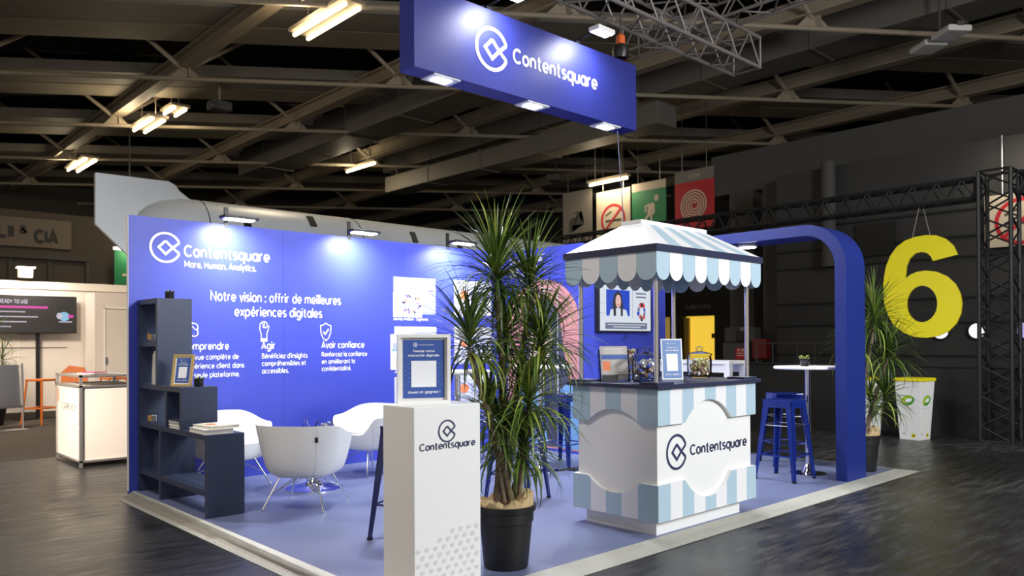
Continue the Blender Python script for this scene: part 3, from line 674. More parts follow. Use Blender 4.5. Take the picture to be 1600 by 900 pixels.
# ------------------------------------------------------------------ safety banners under the roof
def banner(label, y0, y1, z0, z1, bg, x=14.0, head=None):
    t = thing('safety_banner', label, 'sign', (x, (y0+y1)/2, z0))
    mb = MB(); mb.box((-.01, -(y0-y1)/2, 0), (.01, (y0-y1)/2, z1-z0), bg)
    if head: mb.box((-.012, -(y0-y1)/2, (z1-z0)*.80), (.012, (y0-y1)/2, z1-z0), head)
    mb.build('panel', t)
    for s in (-1, 1): mb = MB(); mb.tube([(0, s*.35, z1-z0), (0, s*.35, (8.4 if z0 > 3 else 4.7)-z0)], .008, STEEL, 5); mb.build('hanger', t)
    return t, (y0-y1), (z1-z0)
def pic(t, fn, name='pictogram'):
    mb = MB(); fn(mb, (-.016, 0, 0), -Y, Z); mb.build(name, t)
DIM = mat('dim_print', (0.05, 0.048, 0.045), .6)
t, w, h = banner('dim grey hanging banner with a dark tap pictogram', 7.79, 6.70, 4.15, 5.58, SIGNGREY)
pic(t, lambda m_, O, R, U: (flat(m_, [(-.30, .30), (-.18, .30), (-.18, .48), (.25, .48), (.25, .70), (.08, .70), (.08, .80), (.18, .80), (.18, .85), (-.08, .85), (-.08, .80), (.02, .80), (.02, .70), (-.20, .70), (-.30, .58)], O, R, U, DIM), disc(m_, O, R, U, -.24, .18, .05, .07, DIM, 12)))
t, w, h = banner('cream hanging banner with a red no-smoking circle', 6.53, 5.36, 4.15, 5.42, SIGNCREAM)
def nosmoke(m_, O, R, U, c=(0, .48), k=1):
    disc(m_, O, R, U, c[0], c[1], .42*k, .42*k, RED, 36, .84)
    m_.quad((O[0]+.002, O[1], O[2]), R, U, c[0]-.26*k, c[1]-.06*k, c[0]+.28*k, c[1]+.0*k, DIM); m_.stroke([(c[0]-.26*k, c[1]+.12*k), (c[0]-.05*k, c[1]+.22*k)], .04*k, O, R, U, DIM)
    m_.stroke([(c[0]-.27*k, c[1]-.27*k), (c[0]+.27*k, c[1]+.27*k)], .06*k, (O[0]-.003, O[1], O[2]), R, U, RED)
pic(t, nosmoke)
t, w, h = banner('green hanging banner with a white running figure, beside the no-smoking banner', 5.30, 4.22, 4.15, 5.46, GREEN)
def runner(m_, O, R, U, k=1, dz=0):
    def P(l): return [(x*k, y*k+dz) for x, y in l]
    disc(m_, O, R, U, .25*k, .86*k+dz, .075*k, .085*k, SIGNCREAM, 16)
    flat(m_, P([(-.02, .72), (.16, .76), (.20, .66), (.10, .44), (-.04, .44)]), O, R, U, SIGNCREAM)
    m_.stroke(P([(.02, .72), (-.10, .68), (-.09, .52)]), .05*k, O, R, U, SIGNCREAM); m_.stroke(P([(.16, .66), (.18, .52), (.12, .44)]), .05*k, O, R, U, SIGNCREAM)
    m_.stroke(P([(.0, .46), (-.14, .30), (-.32, .30)]), .07*k, O, R, U, SIGNCREAM); m_.stroke(P([(.06, .46), (.10, .30), (.08, .08)]), .07*k, O, R, U, SIGNCREAM)
pic(t, runner)
mb = MB(); mb.box((-.013, -w/2, h*.84), (.013, w/2, h), SIGNCREAM); mb.build('lit_top_strip', t)
t, w, h = banner('red hanging banner with a white coiled fire hose', 3.95, 2.82, 4.10, 5.55, RED, head=SIGNGREY)
def hose(m_, O, R, U):
    pts = [((.06+.036*a/PI)*math.cos(a+.6), .58+(.06+.036*a/PI)*math.sin(a+.6)*1.0) for a in [k*PI/12 for k in range(24*5-6)]]
    m_.stroke(pts, .042, O, R, U, SIGNCREAM); m_.stroke([pts[-1], (pts[-1][0]+.01, .42), (pts[-1][0]+.0, .32)], .05, O, R, U, SIGNCREAM)
pic(t, hose, 'hose_pictogram')
mb = MB(); mb.text('4304', (-.016, 0, h*.85), -Y, Z, SIGNCREAM, width=.34, height=.12, align='CENTER'); mb.build('lettering', t)
t, w, h = banner('cream hanging banner with a red no-smoking circle behind the black tower', -3.38, -4.6, 2.86, 3.72, SIGNCREAM, x=12.38)
pic(t, lambda m_, O, R, U: nosmoke(m_, O, R, U, (-.08, .40), .92))
area('banner_lamp', (11.6, -4.0, 4.3), (12.38, -4.0, 3.4), 16, .8, (1, .86, .66))
# wall lamps and panel on the dark wall
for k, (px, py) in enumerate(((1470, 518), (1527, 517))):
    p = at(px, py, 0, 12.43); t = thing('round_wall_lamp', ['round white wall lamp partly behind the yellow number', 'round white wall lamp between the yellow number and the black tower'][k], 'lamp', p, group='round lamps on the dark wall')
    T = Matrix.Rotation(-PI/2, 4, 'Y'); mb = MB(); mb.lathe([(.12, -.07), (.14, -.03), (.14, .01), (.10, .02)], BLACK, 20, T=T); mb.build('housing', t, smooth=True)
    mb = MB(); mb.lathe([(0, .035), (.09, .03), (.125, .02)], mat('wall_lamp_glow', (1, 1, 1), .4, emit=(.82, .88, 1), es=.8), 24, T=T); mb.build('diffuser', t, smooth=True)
p = at(1597, 516, 0, 12.44); mb = MB(); mb.box((p.x-.03, p.y-.15, p.z-.12), (p.x+.05, p.y+.06, p.z+.12), mat('panel_glow', (.5, .5, .9), .4, emit=(.42, .40, .75), es=.5)); tag(mb.build('wall_screen'), 'small violet lit screen on the dark wall right of the black tower', 'screen')

# ------------------------------------------------------------------ toilets entrance, dispenser, extinguisher box
t = thing('toilet_entrance', 'black portal lettered toilettes around a yellow lit doorway', 'entrance', (21.6, 8.4, FZ))
mb = MB()
mb.box((21.5, 7.0, 2.25), (21.98, 11.2, 2.95), HALLBLACK); mb.box((21.5, 7.0, FZ), (21.98, 7.62, 2.25), HALLBLACK); mb.box((21.5, 9.05, FZ), (21.98, 9.5, 2.25), HALLBLACK); mb.box((21.5, 10.6, FZ), (21.98, 11.2, 2.25), HALLBLACK)
mb.build('portal', t, world=True)
mb = MB(); mb.box((21.9, 7.62, FZ), (21.99, 9.05, 2.25), mat('yellow_lit_wall', (.75, .55, .05), .5, emit=(.95, .62, .06), es=.85)); mb.build('lit_doorway', t, world=True, label='bright yellow lit doorway')
mb = MB(); mb.box((21.9, 9.5, FZ), (21.99, 10.6, 2.25), mat('ochre_lit_wall', (.5, .35, .08), .5, emit=(.30, .20, .04), es=.7)); mb.build('side_doorway', t, world=True)
mb = MB(); mb.box((21.7, 8.82, FZ), (21.8, 9.05, 2.2), mat('door_ochre', (.45, .30, .06), .5)); mb.box((21.7, 7.62, .3), (21.8, 7.72, 2.0), BLACK); mb.box((21.75, 7.80, 1.45), (21.85, 7.9, 1.62), BLACK); mb.build('door_leaf', t, world=True)
mb = MB(); mb.text('toilettes', (21.49, 8.80, 2.50), -Y, Z, SIGNGREY, width=1.05, height=.17, bold=.01); mb.build('lettering', t, world=True)
t = thing('dispenser_cabinet', 'dim grey cabinet with hanging black gloves and a red notice', 'cabinet', (12.6, 1.27, FZ))
mb = MB(); mb.box((-.1, -.22, 0), (.27, .42, 1.33), CONCRETE, bev=.02); mb.build('cabinet_body', t)
mb = MB(); mb.box((-.08, -.30, 1.335), (.26, .40, 1.66), CONCRETE, bev=.05); mb.build('lid', t)
mb = MB(); mb.box((-.115, -.16, .98), (-.101, .10, 1.22), RED); mb.quad((-.117, 0, 0), -Y, Z, -.07, 1.05, .13, 1.07, SIGNCREAM); mb.quad((-.117, 0, 0), -Y, Z, -.07, 1.10, .13, 1.12, SIGNCREAM); mb.quad((-.117, 0, 0), -Y, Z, -.05, 1.15, .0, 1.20, SIGNCREAM); mb.quad((-.117, 0, 0), -Y, Z, .04, 1.15, .10, 1.20, SIGNCREAM); mb.build('red_notice', t)
mb = MB(); mb.box((-.13, -.10, 1.36), (-.09, .06, 1.58), BLACK, bev=.015); mb.box((-.14, -.16, 1.58), (-.09, -.02, 1.66), SIGNGREY); mb.build('gloves', t)
t = thing('extinguisher_box', 'dark red fire extinguisher box beside the grey cabinet', 'box', (12.36, .70, .96))
mb = MB(); mb.box((-.1, -.16, 0), (.1, .16, .42), mat('dark_red_box', (.11, .004, .008), .45), bev=.03); mb.build('box_body', t)
mb = MB(); mb.box((-.09, -.08, -1.0), (.02, .08, -.005), HALLBLACK); mb.build('stand', t)
# hand rail with round seat back seen behind the high table
t = thing('metal_railing', 'thin dim railing on the dark wall behind the small table plant', 'railing', (11.9, .1, FZ))
mb = MB()
for y in (-1.1, -.75, -.4, .1, .45): mb.tube([(0, y, 0), (0, y, 1.32)], .012, CONCRETE, 6)
mb.tube([(0, -1.1, 1.32), (0, .45, 1.32)], .012, CONCRETE, 6); mb.build('rails', t)

# ------------------------------------------------------------------ recycling bins
def bin_(label, x, y, rz):
    t = thing('recycling_bin', label, 'bin', (x, y, FZ), rz)
    mb = MB(); a, b_, h = .135, .180, .80
    mb.add([(-a, -a, 0), (a, -a, 0), (a, a, 0), (-a, a, 0), (-b_, -b_, h), (b_, -b_, h), (b_, b_, h), (-b_, b_, h)], [(0, 3, 2, 1), (4, 5, 6, 7), (0, 1, 5, 4), (1, 2, 6, 5), (2, 3, 7, 6), (3, 0, 4, 7)], WHITE)
    mb.build('bin_body', t)
    mb = MB(); mb.box((-b_-.015, -b_-.015, h), (b_+.015, b_+.015, h+.045), YELLOW, bev=.008); mb.build('lid', t, label='yellow lid')
    lime = mat('lime_print', (.33, .55, .03), .5); gr = mat('green_print', (.06, .30, .03), .5)
    for ang in (0, PI/2, -PI/2):
        Rr = Vector((math.cos(ang), math.sin(ang), 0)); Nn = Vector((math.sin(ang), -math.cos(ang), 0)); sl = (b_-a)/h
        mb = MB(); O = Nn*(a+.002); U = (Z+Nn*sl)
        Rt, Ut = (Rr*.94+U*.34).normalized(), (U*.94-Rr*.34).normalized(); C0 = O+U*.54
        disc(mb, C0, Rt, Ut, 0, 0, .095, .068, lime, 24); disc(mb, C0+Nn*.001, Rt, Ut, 0, 0, .095, .068, gr, 16, .45, -2.6, .3); disc(mb, C0+Nn*.002, Rt, Ut, .012, -.004, .052, .026, LETTER, 20)
        mb.quad(O, Rr, U, -.09, .43, .09, .437, GREYPRINT)
        disc(mb, O, Rr, U, .06, .06, .03, .03, YELLOW, 16); mb.quad(O, Rr, U, .04, .052, .08, .068, BLACK, .001); mb.quad(O, Rr, U, -.09, .06, -.055, .10, GREYPRINT)
        mb.build('printed_mark', t)
    return t
bin_('white recycling bin with a yellow lid, in full view by the black wall', 9.12, -3.42, -.175)
bin_('white recycling bin mostly hidden behind the palm at the blue arch', 9.0, -2.80, -.175)

# ------------------------------------------------------------------ grey hull with tail fin behind the wall
t = thing('model_aircraft_hull', 'long grey cylindrical hull with a tail fin behind the blue wall', 'hull', (4.0, 3.0, 2.75))
mb = MB(); prof = []
n = 36; vs = []; fs = []
xs = [-3.06, -3.04, -2.98, -2.88, -2.72, -2.50, -2.3, 0, 2.5, 5.0]; rs = [.02, .16, .27, .36, .44, .49, .50, .50, .50, .50]
for x, r in zip(xs, rs):
    for k in range(n): vs.append((x, r*math.cos(2*PI*k/n), r*math.sin(2*PI*k/n)))
for i in range(len(xs)-1):
    for k in range(n): a, b_ = i*n+k, i*n+(k+1) % n; fs.append((a, b_, b_+n, a+n))
fs.append(tuple(range(n-1, -1, -1))); fs.append(tuple(range(len(vs)-n, len(vs)))); mb.add(vs, fs, HULL); mb.build('hull', t, smooth=True)
mb = MB(); mb.prism([(.512, 3.443), (1.38, 3.452), (1.46, 3.42), (1.53, 3.337), (1.62, 3.275), (1.75, 3.2), (1.75, 2.3), (1.05, 2.3), (.51, 2.812)], (0, 3.03, 0), X, Z, .06, HULL); mb.build('tail_fin', t, world=True)
mb = MB(); mb.box((-.15, -.15, FZ-2.75), (.15, .15, -.48), CONCRETE); mb.box((-.6, -.4, FZ-2.75), (.6, .4, FZ-2.71), CONCRETE); mb.build('support_post', t)
for x in (-2.25, .05, 2.6):
    mb = MB()
    mb.tube([(x, .503*math.cos(a), .503*math.sin(a)) for a in [PI*k/20+PI/2 for k in range(21)]], .006, BLACK, 5); mb.build('panel_seam', t)
for x, z in ((-.75, .33), (-1.75, .18), (1.0, .25), (1.9, .2), (2.9, .15)):
    a = math.asin(z/.5); mb = MB(); T = Matrix.Translation((x, -.5*math.cos(a), z)) @ Matrix.Rotation(-(PI/2-a)+PI/2-.0, 4, 'X')
    mb.box((-.05, -.012, -.10), (.05, .02, .10), BLACK if z != .25 else CONCRETE, T=Matrix.Translation((x, -.5*math.cos(a), z)) @ Matrix.Rotation(-a, 4, 'X')); mb.build('hatch', t)

# ------------------------------------------------------------------ striped kiosk
KX0, KX1, KY0, KY1 = 2.028, 3.293, -4.334, -3.560
KC = Vector(((KX0+KX1)/2, (KY0+KY1)/2, 0))
t = kiosk = thing('kiosk', 'white market kiosk with pale blue stripes under a scalloped awning', 'kiosk', KC)
mb = MB(); mb.box((KX0+.07, KY0+.07, 0), (KX1-.13, KY1-.07, .11), WHITE); mb.build('plinth', t, world=True)
mb = MB(); mb.box((KX0+.03, KY0+.03, .105), (KX1-.03, KY1-.03, 1.006), WHITE); mb.build('counter_body', t, world=True)
mb = MB(); logo(mb, (2.282, KY0+.027, .5575), X, Z, .1165, .018, INK, sx=.98); mb.build('emblem', t, world=True)
mb = MB(); mb.text('Contentsquare', (2.442, KY0+.027, .517), X, Z, INK, width=.762, height=.076, bold=.007); mb.build('lettering', t, world=True)
def band(name, O, R, L, nst, top, first):
    """striped board with an arched cut-out; top board hangs from z=1.006, bottom board stands on z=.105"""
    O, R = Vector(O), Vector(R); N = R.cross(Z)
    mb = MB(); hw = .295*L/1.265 if L > 1 else .235; sag = .15 if L > 1 else .095; c = L*.485 if L > 1 else L*.5
    rr = (hw*hw+sag*sag)/(2*sag)
    def edge(x):
        d = abs(x-c); z = .757 if top else .356
        if d < hw-1e-6:
            a = math.sqrt(max(0, rr*rr-d*d))-(rr-sag); z += a if top else -a
        return z
    xs = sorted(set([L*k/nst for k in range(nst+1)]+[c+hw*math.sin(-PI/2+PI*k/24) for k in range(25)]))
    xs = [x for i, x in enumerate(xs) if i == 0 or x-xs[i-1] > 1e-4]
    zf = 1.006 if top else .105
    T0, T1 = (0, .03)
    for i in range(len(xs)-1):
        x0, x1 = xs[i], xs[i+1]; k = int((x0+x1)/2/(L/nst)); mt = PALE if (k % 2 == 0) else STRIPEWHITE
        e0, e1 = edge(x0), edge(x1)
        if abs(x0-(c-hw)) < 1e-4: e0 = edge(x0)
        P = lambda x, z, d: O+R*x+Z*z-N*d
        q = [P(x0, e0, 0), P(x1, e1, 0), P(x1, zf, 0), P(x0, zf, 0), P(x0, e0, .03), P(x1, e1, .03), P(x1, zf, .03), P(x0, zf, .03)]
        fr = (0, 1, 2, 3) if top else (0, 3, 2, 1)
        mb.add(q, [fr], mt)
        mb.add(q, [(0, 4, 5, 1)] + ([(3, 2, 6, 7)]), WHITE)
        if i == 0: mb.add(q, [(0, 3, 7, 4)], mt)
        if i == len(xs)-2: mb.add(q, [(1, 5, 6, 2)], mt)
    return mb.build(name, t, world=True)
for tp, nm in ((True, 'upper_striped_board'), (False, 'lower_striped_board')):
    band(nm, (KX0, KY0, 0), X, KX1-KX0, 9, tp, 0)
    band(nm, (KX0, KY1-.03, 0), -Y, KY1-KY0-.06, 5, tp, 0)
    band(nm, (KX1, KY0+.03, 0), Y, KY1-KY0-.06, 5, tp, 0)
    band(nm, (KX1, KY1, 0), -X, KX1-KX0, 9, tp, 0)
mb = MB(); mb.box((KX0-.035, KY0-.03, 1.006), (KX1+.035, KY1+.03, 1.034), NAVY, bev=.003); mb.build('countertop', t, world=True)
poles = [(KX0+.047, KY0+.044), (KX1-.047, KY0+.044), (KX0+.047, KY1-.044), (KX1-.047, KY1-.044)]
for px, py in poles:
    mb = MB(); mb.tube([(px, py, 1.05), (px, py, 1.95)], .0175, CHROME, 16); mb.build('pole', t, world=True, smooth=True)
    sx = 1 if px < KC.x else -1; sy = 1 if py < KC.y else -1
    mb = MB(); mb.box((px-sx*.06, py-sy*.05, 1.034), (px+sx*.13, py+sy*.10, 1.05), NAVY, bev=.002); mb.build('pole_base', t, world=True)
ov = .055
CX0, CX1, CY0, CY1 = KX0-ov, KX1+ov, KY0-.04, KY1+.04
mb = MB()
for a, b_ in (((CX0, CY0, 1.935), (CX1, CY0+.03, 1.982)), ((CX0, CY1-.03, 1.935), (CX1, CY1, 1.982)), ((CX0, CY0+.03, 1.935), (CX0+.03, CY1-.03, 1.982)), ((CX1-.03, CY0+.03, 1.935), (CX1, CY1-.03, 1.982))): mb.box(a, b_, NAVY)
mb.build('awning_trim', t, world=True)
# crossbars that carry the awning on the poles
for x in (KX0+.047, KX1-.047): mb = MB(); mb.box((x-.018, CY0+.03, 1.945), (x+.018, CY1-.03, 1.965), CHROME); mb.build('awning_bar', t, world=True)
def valance(O, R, L, n):
    O, R = Vector(O), Vector(R); N = R.cross(Z); w = L/n
    for k in range(n):
        mb = MB(); g = .004
        x0, x1 = w*k+g*.2, w*(k+1)-g*.2; r = (x1-x0)/2; zt, zb = 1.936, 1.742+r*.98
        poly = [(x0, zt), (x0, zb)]+[(x0+r-r*math.cos(a), zb-r*.98*math.sin(a)) for a in [PI*i/14 for i in range(1, 14)]]+[(x1, zb), (x1, zt)]
        mb.prism(poly, O, R, Z, -.006, PALE if k % 2 == 0 else STRIPEWHITE)
        mb.build('valance_flap', t, world=True)
valance((CX0+.012, CY0+.012, 0), X, CX1-CX0-.024, 9)
valance((CX1-.012, CY1-.012, 0), -X, CX1-CX0-.024, 9)
valance((CX0+.012, CY1-.012, 0), -Y, CY1-CY0-.024, 5)
valance((CX1-.012, CY0+.012, 0), Y, CY1-CY0-.024, 5)
# hipped roof, stripes on the long slopes
RX0, RX1, RYa, RYb, RZ = 2.25, 3.075, -4.03, -3.865, 2.185
def slope(a, b_, c, d, n, st):
    mb = MB(); a, b_, c, d = map(Vector, (a, b_, c, d))
    for k in range(n):
        u0, u1 = k/n, (k+1)/n
        mb.add([a.lerp(b_, u0), a.lerp(b_, u1), d.lerp(c, u1), d.lerp(c, u0)], [(0, 1, 2, 3)], PALE if (k % 2 == 1 and st) else STRIPEWHITE)
    mb.build('roof_slope', t, world=True)
e = .012
slope((CX0+e, CY0+e, 1.982), (CX1-e, CY0+e, 1.982), (RX1, RYa, RZ), (RX0, RYa, RZ), 9, True)
slope((CX1-e, CY1-e, 1.982), (CX0+e, CY1-e, 1.982), (RX0, RYb, RZ), (RX1, RYb, RZ), 9, True)
slope((CX0+e, CY1-e, 1.982), (CX0+e, CY0+e, 1.982), (RX0, RYa, RZ), (RX0, RYb, RZ), 5, False)
slope((CX1-e, CY0+e, 1.982), (CX1-e, CY1-e, 1.982), (RX1, RYb, RZ), (RX1, RYa, RZ), 5, False)
mb = MB(); mb.box((RX0-.008, RYa-.008, RZ-.004), (RX1+.008, RYb+.008, RZ+.024), STRIPEWHITE); mb.build('ridge_cap', t, world=True)

# ------------------------------------------------------------------ sign panels with the quiz invitation
def quizprint(mb, O, R, U, w, h, bg, wht):
    """blue sheet: emblem, two lines, white square, dots, bottom line; O is the lower left corner"""
    O, R, U = Vector(O), Vector(R), Vector(U); N = R.cross(U).normalized()
    mb.quad(O, R, U, 0, 0, w, h, bg)
    O1 = O+N*.0008
    logo(mb, O1+R*w*.30+U*h*.915, R, U, w*.045, w*.011, wht); mb.text('Contentsquare', O1+R*w*.38+U*h*.905, R, U, wht, width=w*.36, height=h*.022)
    mb.text('Testez votre', O1+R*w*.5+U*h*.79, R, U, wht, width=w*.52, height=h*.038, align='CENTER', bold=.015)
    mb.text('maturité digitale', O1+R*w*.5+U*h*.715, R, U, wht, width=w*.74, height=h*.038, align='CENTER', bold=.015)
    mb.quad(O1, R, U, w*.2, h*.19, w*.8, h*.64, wht)
    for k in range(5):
        for x in ((.06, .13) if k % 1 == 0 else (.06,)):
            for sx in (x, 1-x): disc(mb, O1, R, U, w*sx, h*(.235+.08*k+(.04 if x > .1 else 0)), w*.018, w*.018, SIGNLIGHT if bg == SIGNBLUE else GREYPRINT, 8)
    mb.text('Jouez et gagnez !', O1+R*w*.5+U*h*.085, R, U, wht, width=w*.78, height=h*.042, align='CENTER', bold=.008)
def easel(name, label, cat, loc, rz, w, h, depth, tilt, border, fm, bg, backing=True):
    t = thing(name, label, cat, loc, rz)
    T = Matrix.Rotation(-tilt, 4, 'X')
    mb = MB()
    if depth > .012:
        for a, b_ in (((-w/2, 0, 0), (-w/2+border, depth, h)), ((w/2-border, 0, 0), (w/2, depth, h)), ((-w/2+border, 0, 0), (w/2-border, depth, border)), ((-w/2+border, 0, h-border), (w/2-border, depth, h))): mb.box(a, b_, fm, T=T)
        mb.build('frame', t)
        mb = MB(); mb.box((-w/2+border, depth*.6, border), (w/2-border, depth*.9, h-border), PAPER, T=T); mb.build('mount', t)
        yy = depth*.6-.001; inb = border+.012
    else:
        mb.box((-w/2, 0, 0), (w/2, depth, h), fm, T=T); mb.build('board', t); yy = -.001; inb = border
    mb = MB(); R = (T @ X); U = (T @ Z); quizprint(mb, T @ Vector((-w/2+inb, yy, inb)), R, U, w-2*inb, h-2*inb, bg, LETTER); mb.build('printed_sheet', t)
    if tilt > .02:
        mb = MB(); hz = h*.75; p = T @ Vector((0, depth, hz)); mb.tube([p, (0, p.y+hz*.30, .002)], .006, BLACK, 6); mb.build('prop', t)
    return t
easel('photo_frame', 'white box frame with a blue quiz sheet standing on the tall white podium', 'frame', (.235, -4.14, 1.0), math.radians(-27), .285, .372, .035, 0.0, .018, WHITE, SIGNBLUE)
easel('table_sign', 'white edged blue quiz sign leaning on the kiosk counter beside a glass jar', 'sign', (2.735, -3.955, 1.0345), math.radians(-32), .172, .315, .006, .10, .010, WHITE, SIGNLIGHT)

# ------------------------------------------------------------------ jars, vase and leaflet holder on the kiosk
def jar(label, p, sweets):
    t = thing('glass_jar', label, 'jar', p, group='glass sweet jars on the kiosk counter')
    mb = MB(); mb.lathe([(0, .0), (.085, .0), (.097, .012), (.099, .14), (.094, .165), (.094, .178), (.091, .178), (.091, .163), (.095, .138), (.093, .014), (.082, .006), (0, .006)], GLASS, 32); mb.build('jar_body', t, smooth=True)
    mb = MB(); mb.lathe([(0, .180), (.103, .180), (.103, .190), (.07, .202), (.025, .212), (.018, .222), (.03, .232), (.028, .245), (.012, .252), (0, .252)], GLASS, 32); mb.build('lid', t, smooth=True, label='domed glass lid with a knob')
    rnd = random.Random(int(p[0]*1000)); mb = MB()
    for i in range(230 if sweets == 0 else 70):
        r0 = .011 if sweets == 0 else .018
        a = rnd.random()*2*PI; rr = math.sqrt(rnd.random())*(.088-r0); z = .012+r0+rnd.random()*(.125 if sweets == 0 else .12)
        c = Vector((rr*math.cos(a), rr*math.sin(a), z)); ax = Vector((rnd.uniform(-1, 1), rnd.uniform(-1, 1), rnd.uniform(-1, 1))).normalized()*r0*1.5
        mt = rnd.choice(SW0 if sweets == 0 else SW1)
        c.z = min(c.z, .155); mb.tube([c-ax*.6, c-ax*.3, c+ax*.3, c+ax*.6], [r0*.3, r0, r0, r0*.3], mt, 6)
    o = mb.build('sweets', t, kind='stuff', smooth=True)
SW0 = [mat('sweet_cream', (.75, .70, .45), .3), mat('sweet_lime', (.55, .55, .22), .3), mat('sweet_white', (.80, .78, .72), .3), mat('sweet_brown', (.25, .13, .07), .3), mat('sweet_rose', (.62, .33, .28), .3), mat('sweet_gold', (.62, .52, .22), .25, .4)]
SW1 = [mat('sweet_foil', (.62, .60, .56), .2, .7), mat('sweet_cocoa', (.14, .09, .05), .4), mat('sweet_blue', (.10, .12, .50), .3), mat('sweet_silver', (.75, .75, .78), .2, .7), SW0[3]]
jar('glass jar packed with pale green and cream sweets, on the kiosk beside the blue sign', (3.185, -3.895, 1.0345), 0)
jar('glass jar of dark foil-wrapped sweets behind the front pole of the kiosk', (2.355, -3.985, 1.0345), 1)
jar('glass jar half hidden behind the front pole and the jar of dark sweets', (2.62, -3.80, 1.0345), 1)
t = thing('leaflet_holder', 'clear leaflet holder with grey leaflets on the kiosk counter', 'leaflet holder', (2.235, -3.80, 1.0345), math.radians(-35))
T = Matrix.Rotation(-.22, 4, 'X'); ACR = mat('clear_acrylic', (1, 1, 1), .05); _thin(ACR, (.95, .96, .97))
mb = MB(); mb.box((-.11, .0, .0), (.11, .10, .006), ACR); mb.box((-.11, -.004, .0), (.11, .0, .24), ACR, T=T); mb.box((-.11, .03, .0), (.11, .034, .27), ACR, T=T)
for s in (-1, 1): mb.box((s*.11-.002, -.004, 0), (s*.11+.002, .10, .24), ACR, T=T)
mb.build('acrylic_stand', t)
GP = mat('leaflet_grey', (.42, .38, .36), .5)
mb = MB(); mb.box((-.10, .002, .012), (.10, .022, .265), PAPER, T=T); mb.build('leaflet_stack', t)
mb = MB(); R = T @ X; U = T @ Z; O = T @ Vector((0, -.0055, 0))
mb.quad(O, R, U, -.102, .05, .102, .265, GP); O = T @ Vector((0, -.0062, 0)); mb.quad(O, R, U, -.10, .165, .10, .20, SIGNBLUE); mb.quad(O, R, U, -.09, .08, -.035, .15, ORPRINT)
for k in range(5): mb.quad(O, R, U, -.02, .08+.016*k, .09, .085+.016*k, PAPER); mb.quad(O, R, U, -.08, .21+.009*k, .07, .213+.009*k, PAPER)
mb.quad(O, R, U, -.102, .0, .02, .045, BLACK); mb.build('leaflet_cover', t)
t = thing('glass_vase', 'slim clear glass filled with wrapped sweets behind the leaflet holder', 'vase', (2.64, -3.622, 1.0345))
mb = MB(); mb.lathe([(0, 0), (.05, 0), (.055, .02), (.06, .22), (.064, .24), (.060, .24), (.056, .22), (.05, .02), (0, .012)], GLASS, 24); mb.build('vase_body', t, smooth=True)
rnd = random.Random(3); mb = MB()
for i in range(55):
    a = rnd.random()*2*PI; rr = math.sqrt(rnd.random())*.038; z = .03+rnd.random()*.22; c = Vector((rr*math.cos(a), rr*math.sin(a), z)); ax = Vector((rnd.uniform(-1, 1), rnd.uniform(-1, 1), rnd.uniform(-1, 1))).normalized()*.018
    mb.tube([c-ax, c-ax*.4, c+ax*.4, c+ax], [.003, .012, .012, .003], rnd.choice(SW0+[SW1[0], SW1[3]]), 6)
mb.build('sweets', t, kind='stuff', smooth=True)

# ------------------------------------------------------------------ white podium
t = thing('podium', 'tall white podium with a dark company emblem at the front corner', 'podium', (.27, -4.16, 0))
mb = MB(); mb.box((.052, -4.298, 0), (.488, -4.02, 1.0), WHITE, bev=.003); mb.build('podium_body', t, world=True)
mb = MB(); logo(mb, (.262, -4.3005, .867), X, Z, .055, .0085, INK); mb.build('emblem', t, world=True)
mb = MB(); mb.text('Contentsquare', (.084, -4.3005, .776), X, Z, INK, width=.368, height=.038, bold=.006); mb.build('lettering', t, world=True)
FAINT = mat('faint_grey_print', (.755, .758, .782), .5)
mb = MB()
for i in range(8):
    for j in range(9):
        x = .075+.055*i+(.027 if j % 2 else 0); z = .05+.037*j
        if x < .475 and z < .29+.10*(i/7): logo(mb, (x, -4.3003, z), X, Z, .0125, .0025, FAINT)
mb.build('emblem_pattern', t, world=True)

# ------------------------------------------------------------------ stepped bookshelf
t = thing('stepped_bookshelf', 'navy stepped open bookshelf along the left edge against the blue wall', 'bookshelf', (.24, -.8, 0))
H0, H1 = .07, .365
def board(a, b_, name): mb = MB(); mb.box(a, b_, SHELFNAVY); return mb.build(name, t, world=True)
p_ = .042
board((H0, -p_-.01, 0), (H1, -.01, 1.70), 'side_panel')
board((H0, -.53, .975), (H1, -.53+p_, 1.682), 'side_panel')
board((H0, -.53, 1.682), (H1, -.01, 1.725), 'shelf_board')
board((H0, -.488, 1.308), (H1, -.052, 1.350), 'shelf_board')
board((H0, -1.085, .933), (H1, -.052, .975), 'shelf_board')
board((H0, -1.085, .632), (H1, -1.085+p_, .933), 'side_panel')
board((H0, -.752, .632), (H1, -.752+p_, .933), 'divider')
board((H0, -1.605, .590), (H1, -.052, .632), 'shelf_board')
board((H0, -1.605, 0), (H1, -1.605+p_, .590), 'side_panel')
board((H0, -1.563, .165), (H1, -.052, .207), 'shelf_board')
board((H0, -.60, .207), (H1, -.60+p_, .590), 'divider')
board((H0, -.60, 0), (H1, -.60+p_, .165), 'divider')
def candle(label, p):
    t = thing('candle_glass', label, 'candle', p, group='candles on the bookshelf')
    mb = MB(); mb.lathe([(0, 0), (.036, 0), (.040, .006), (.043, .085), (.040, .085), (.037, .010), (0, .008)], GLASS, 24); mb.build('glass_cup', t, smooth=True)
    mb = MB(); mb.lathe([(0, .010), (.0355, .011), (.038, .062), (0, .064)], mat('candle_wax', (.86, .83, .76), .5), 20); mb.build('wax', t, smooth=True)
    mb = MB(); vs = []; 
    for k in range(9):
        a = math.radians(178+k*7.5)
        vs += [(.0432*math.cos(a), .0432*math.sin(a), .018), (.0442*math.cos(a), .0442*math.sin(a), .068)]
    mb.add(vs, [(2*k, 2*k+2, 2*k+3, 2*k+1) for k in range(8)], mat('candle_label', (.45, .25, .08), .6)); mb.build('paper_label', t)
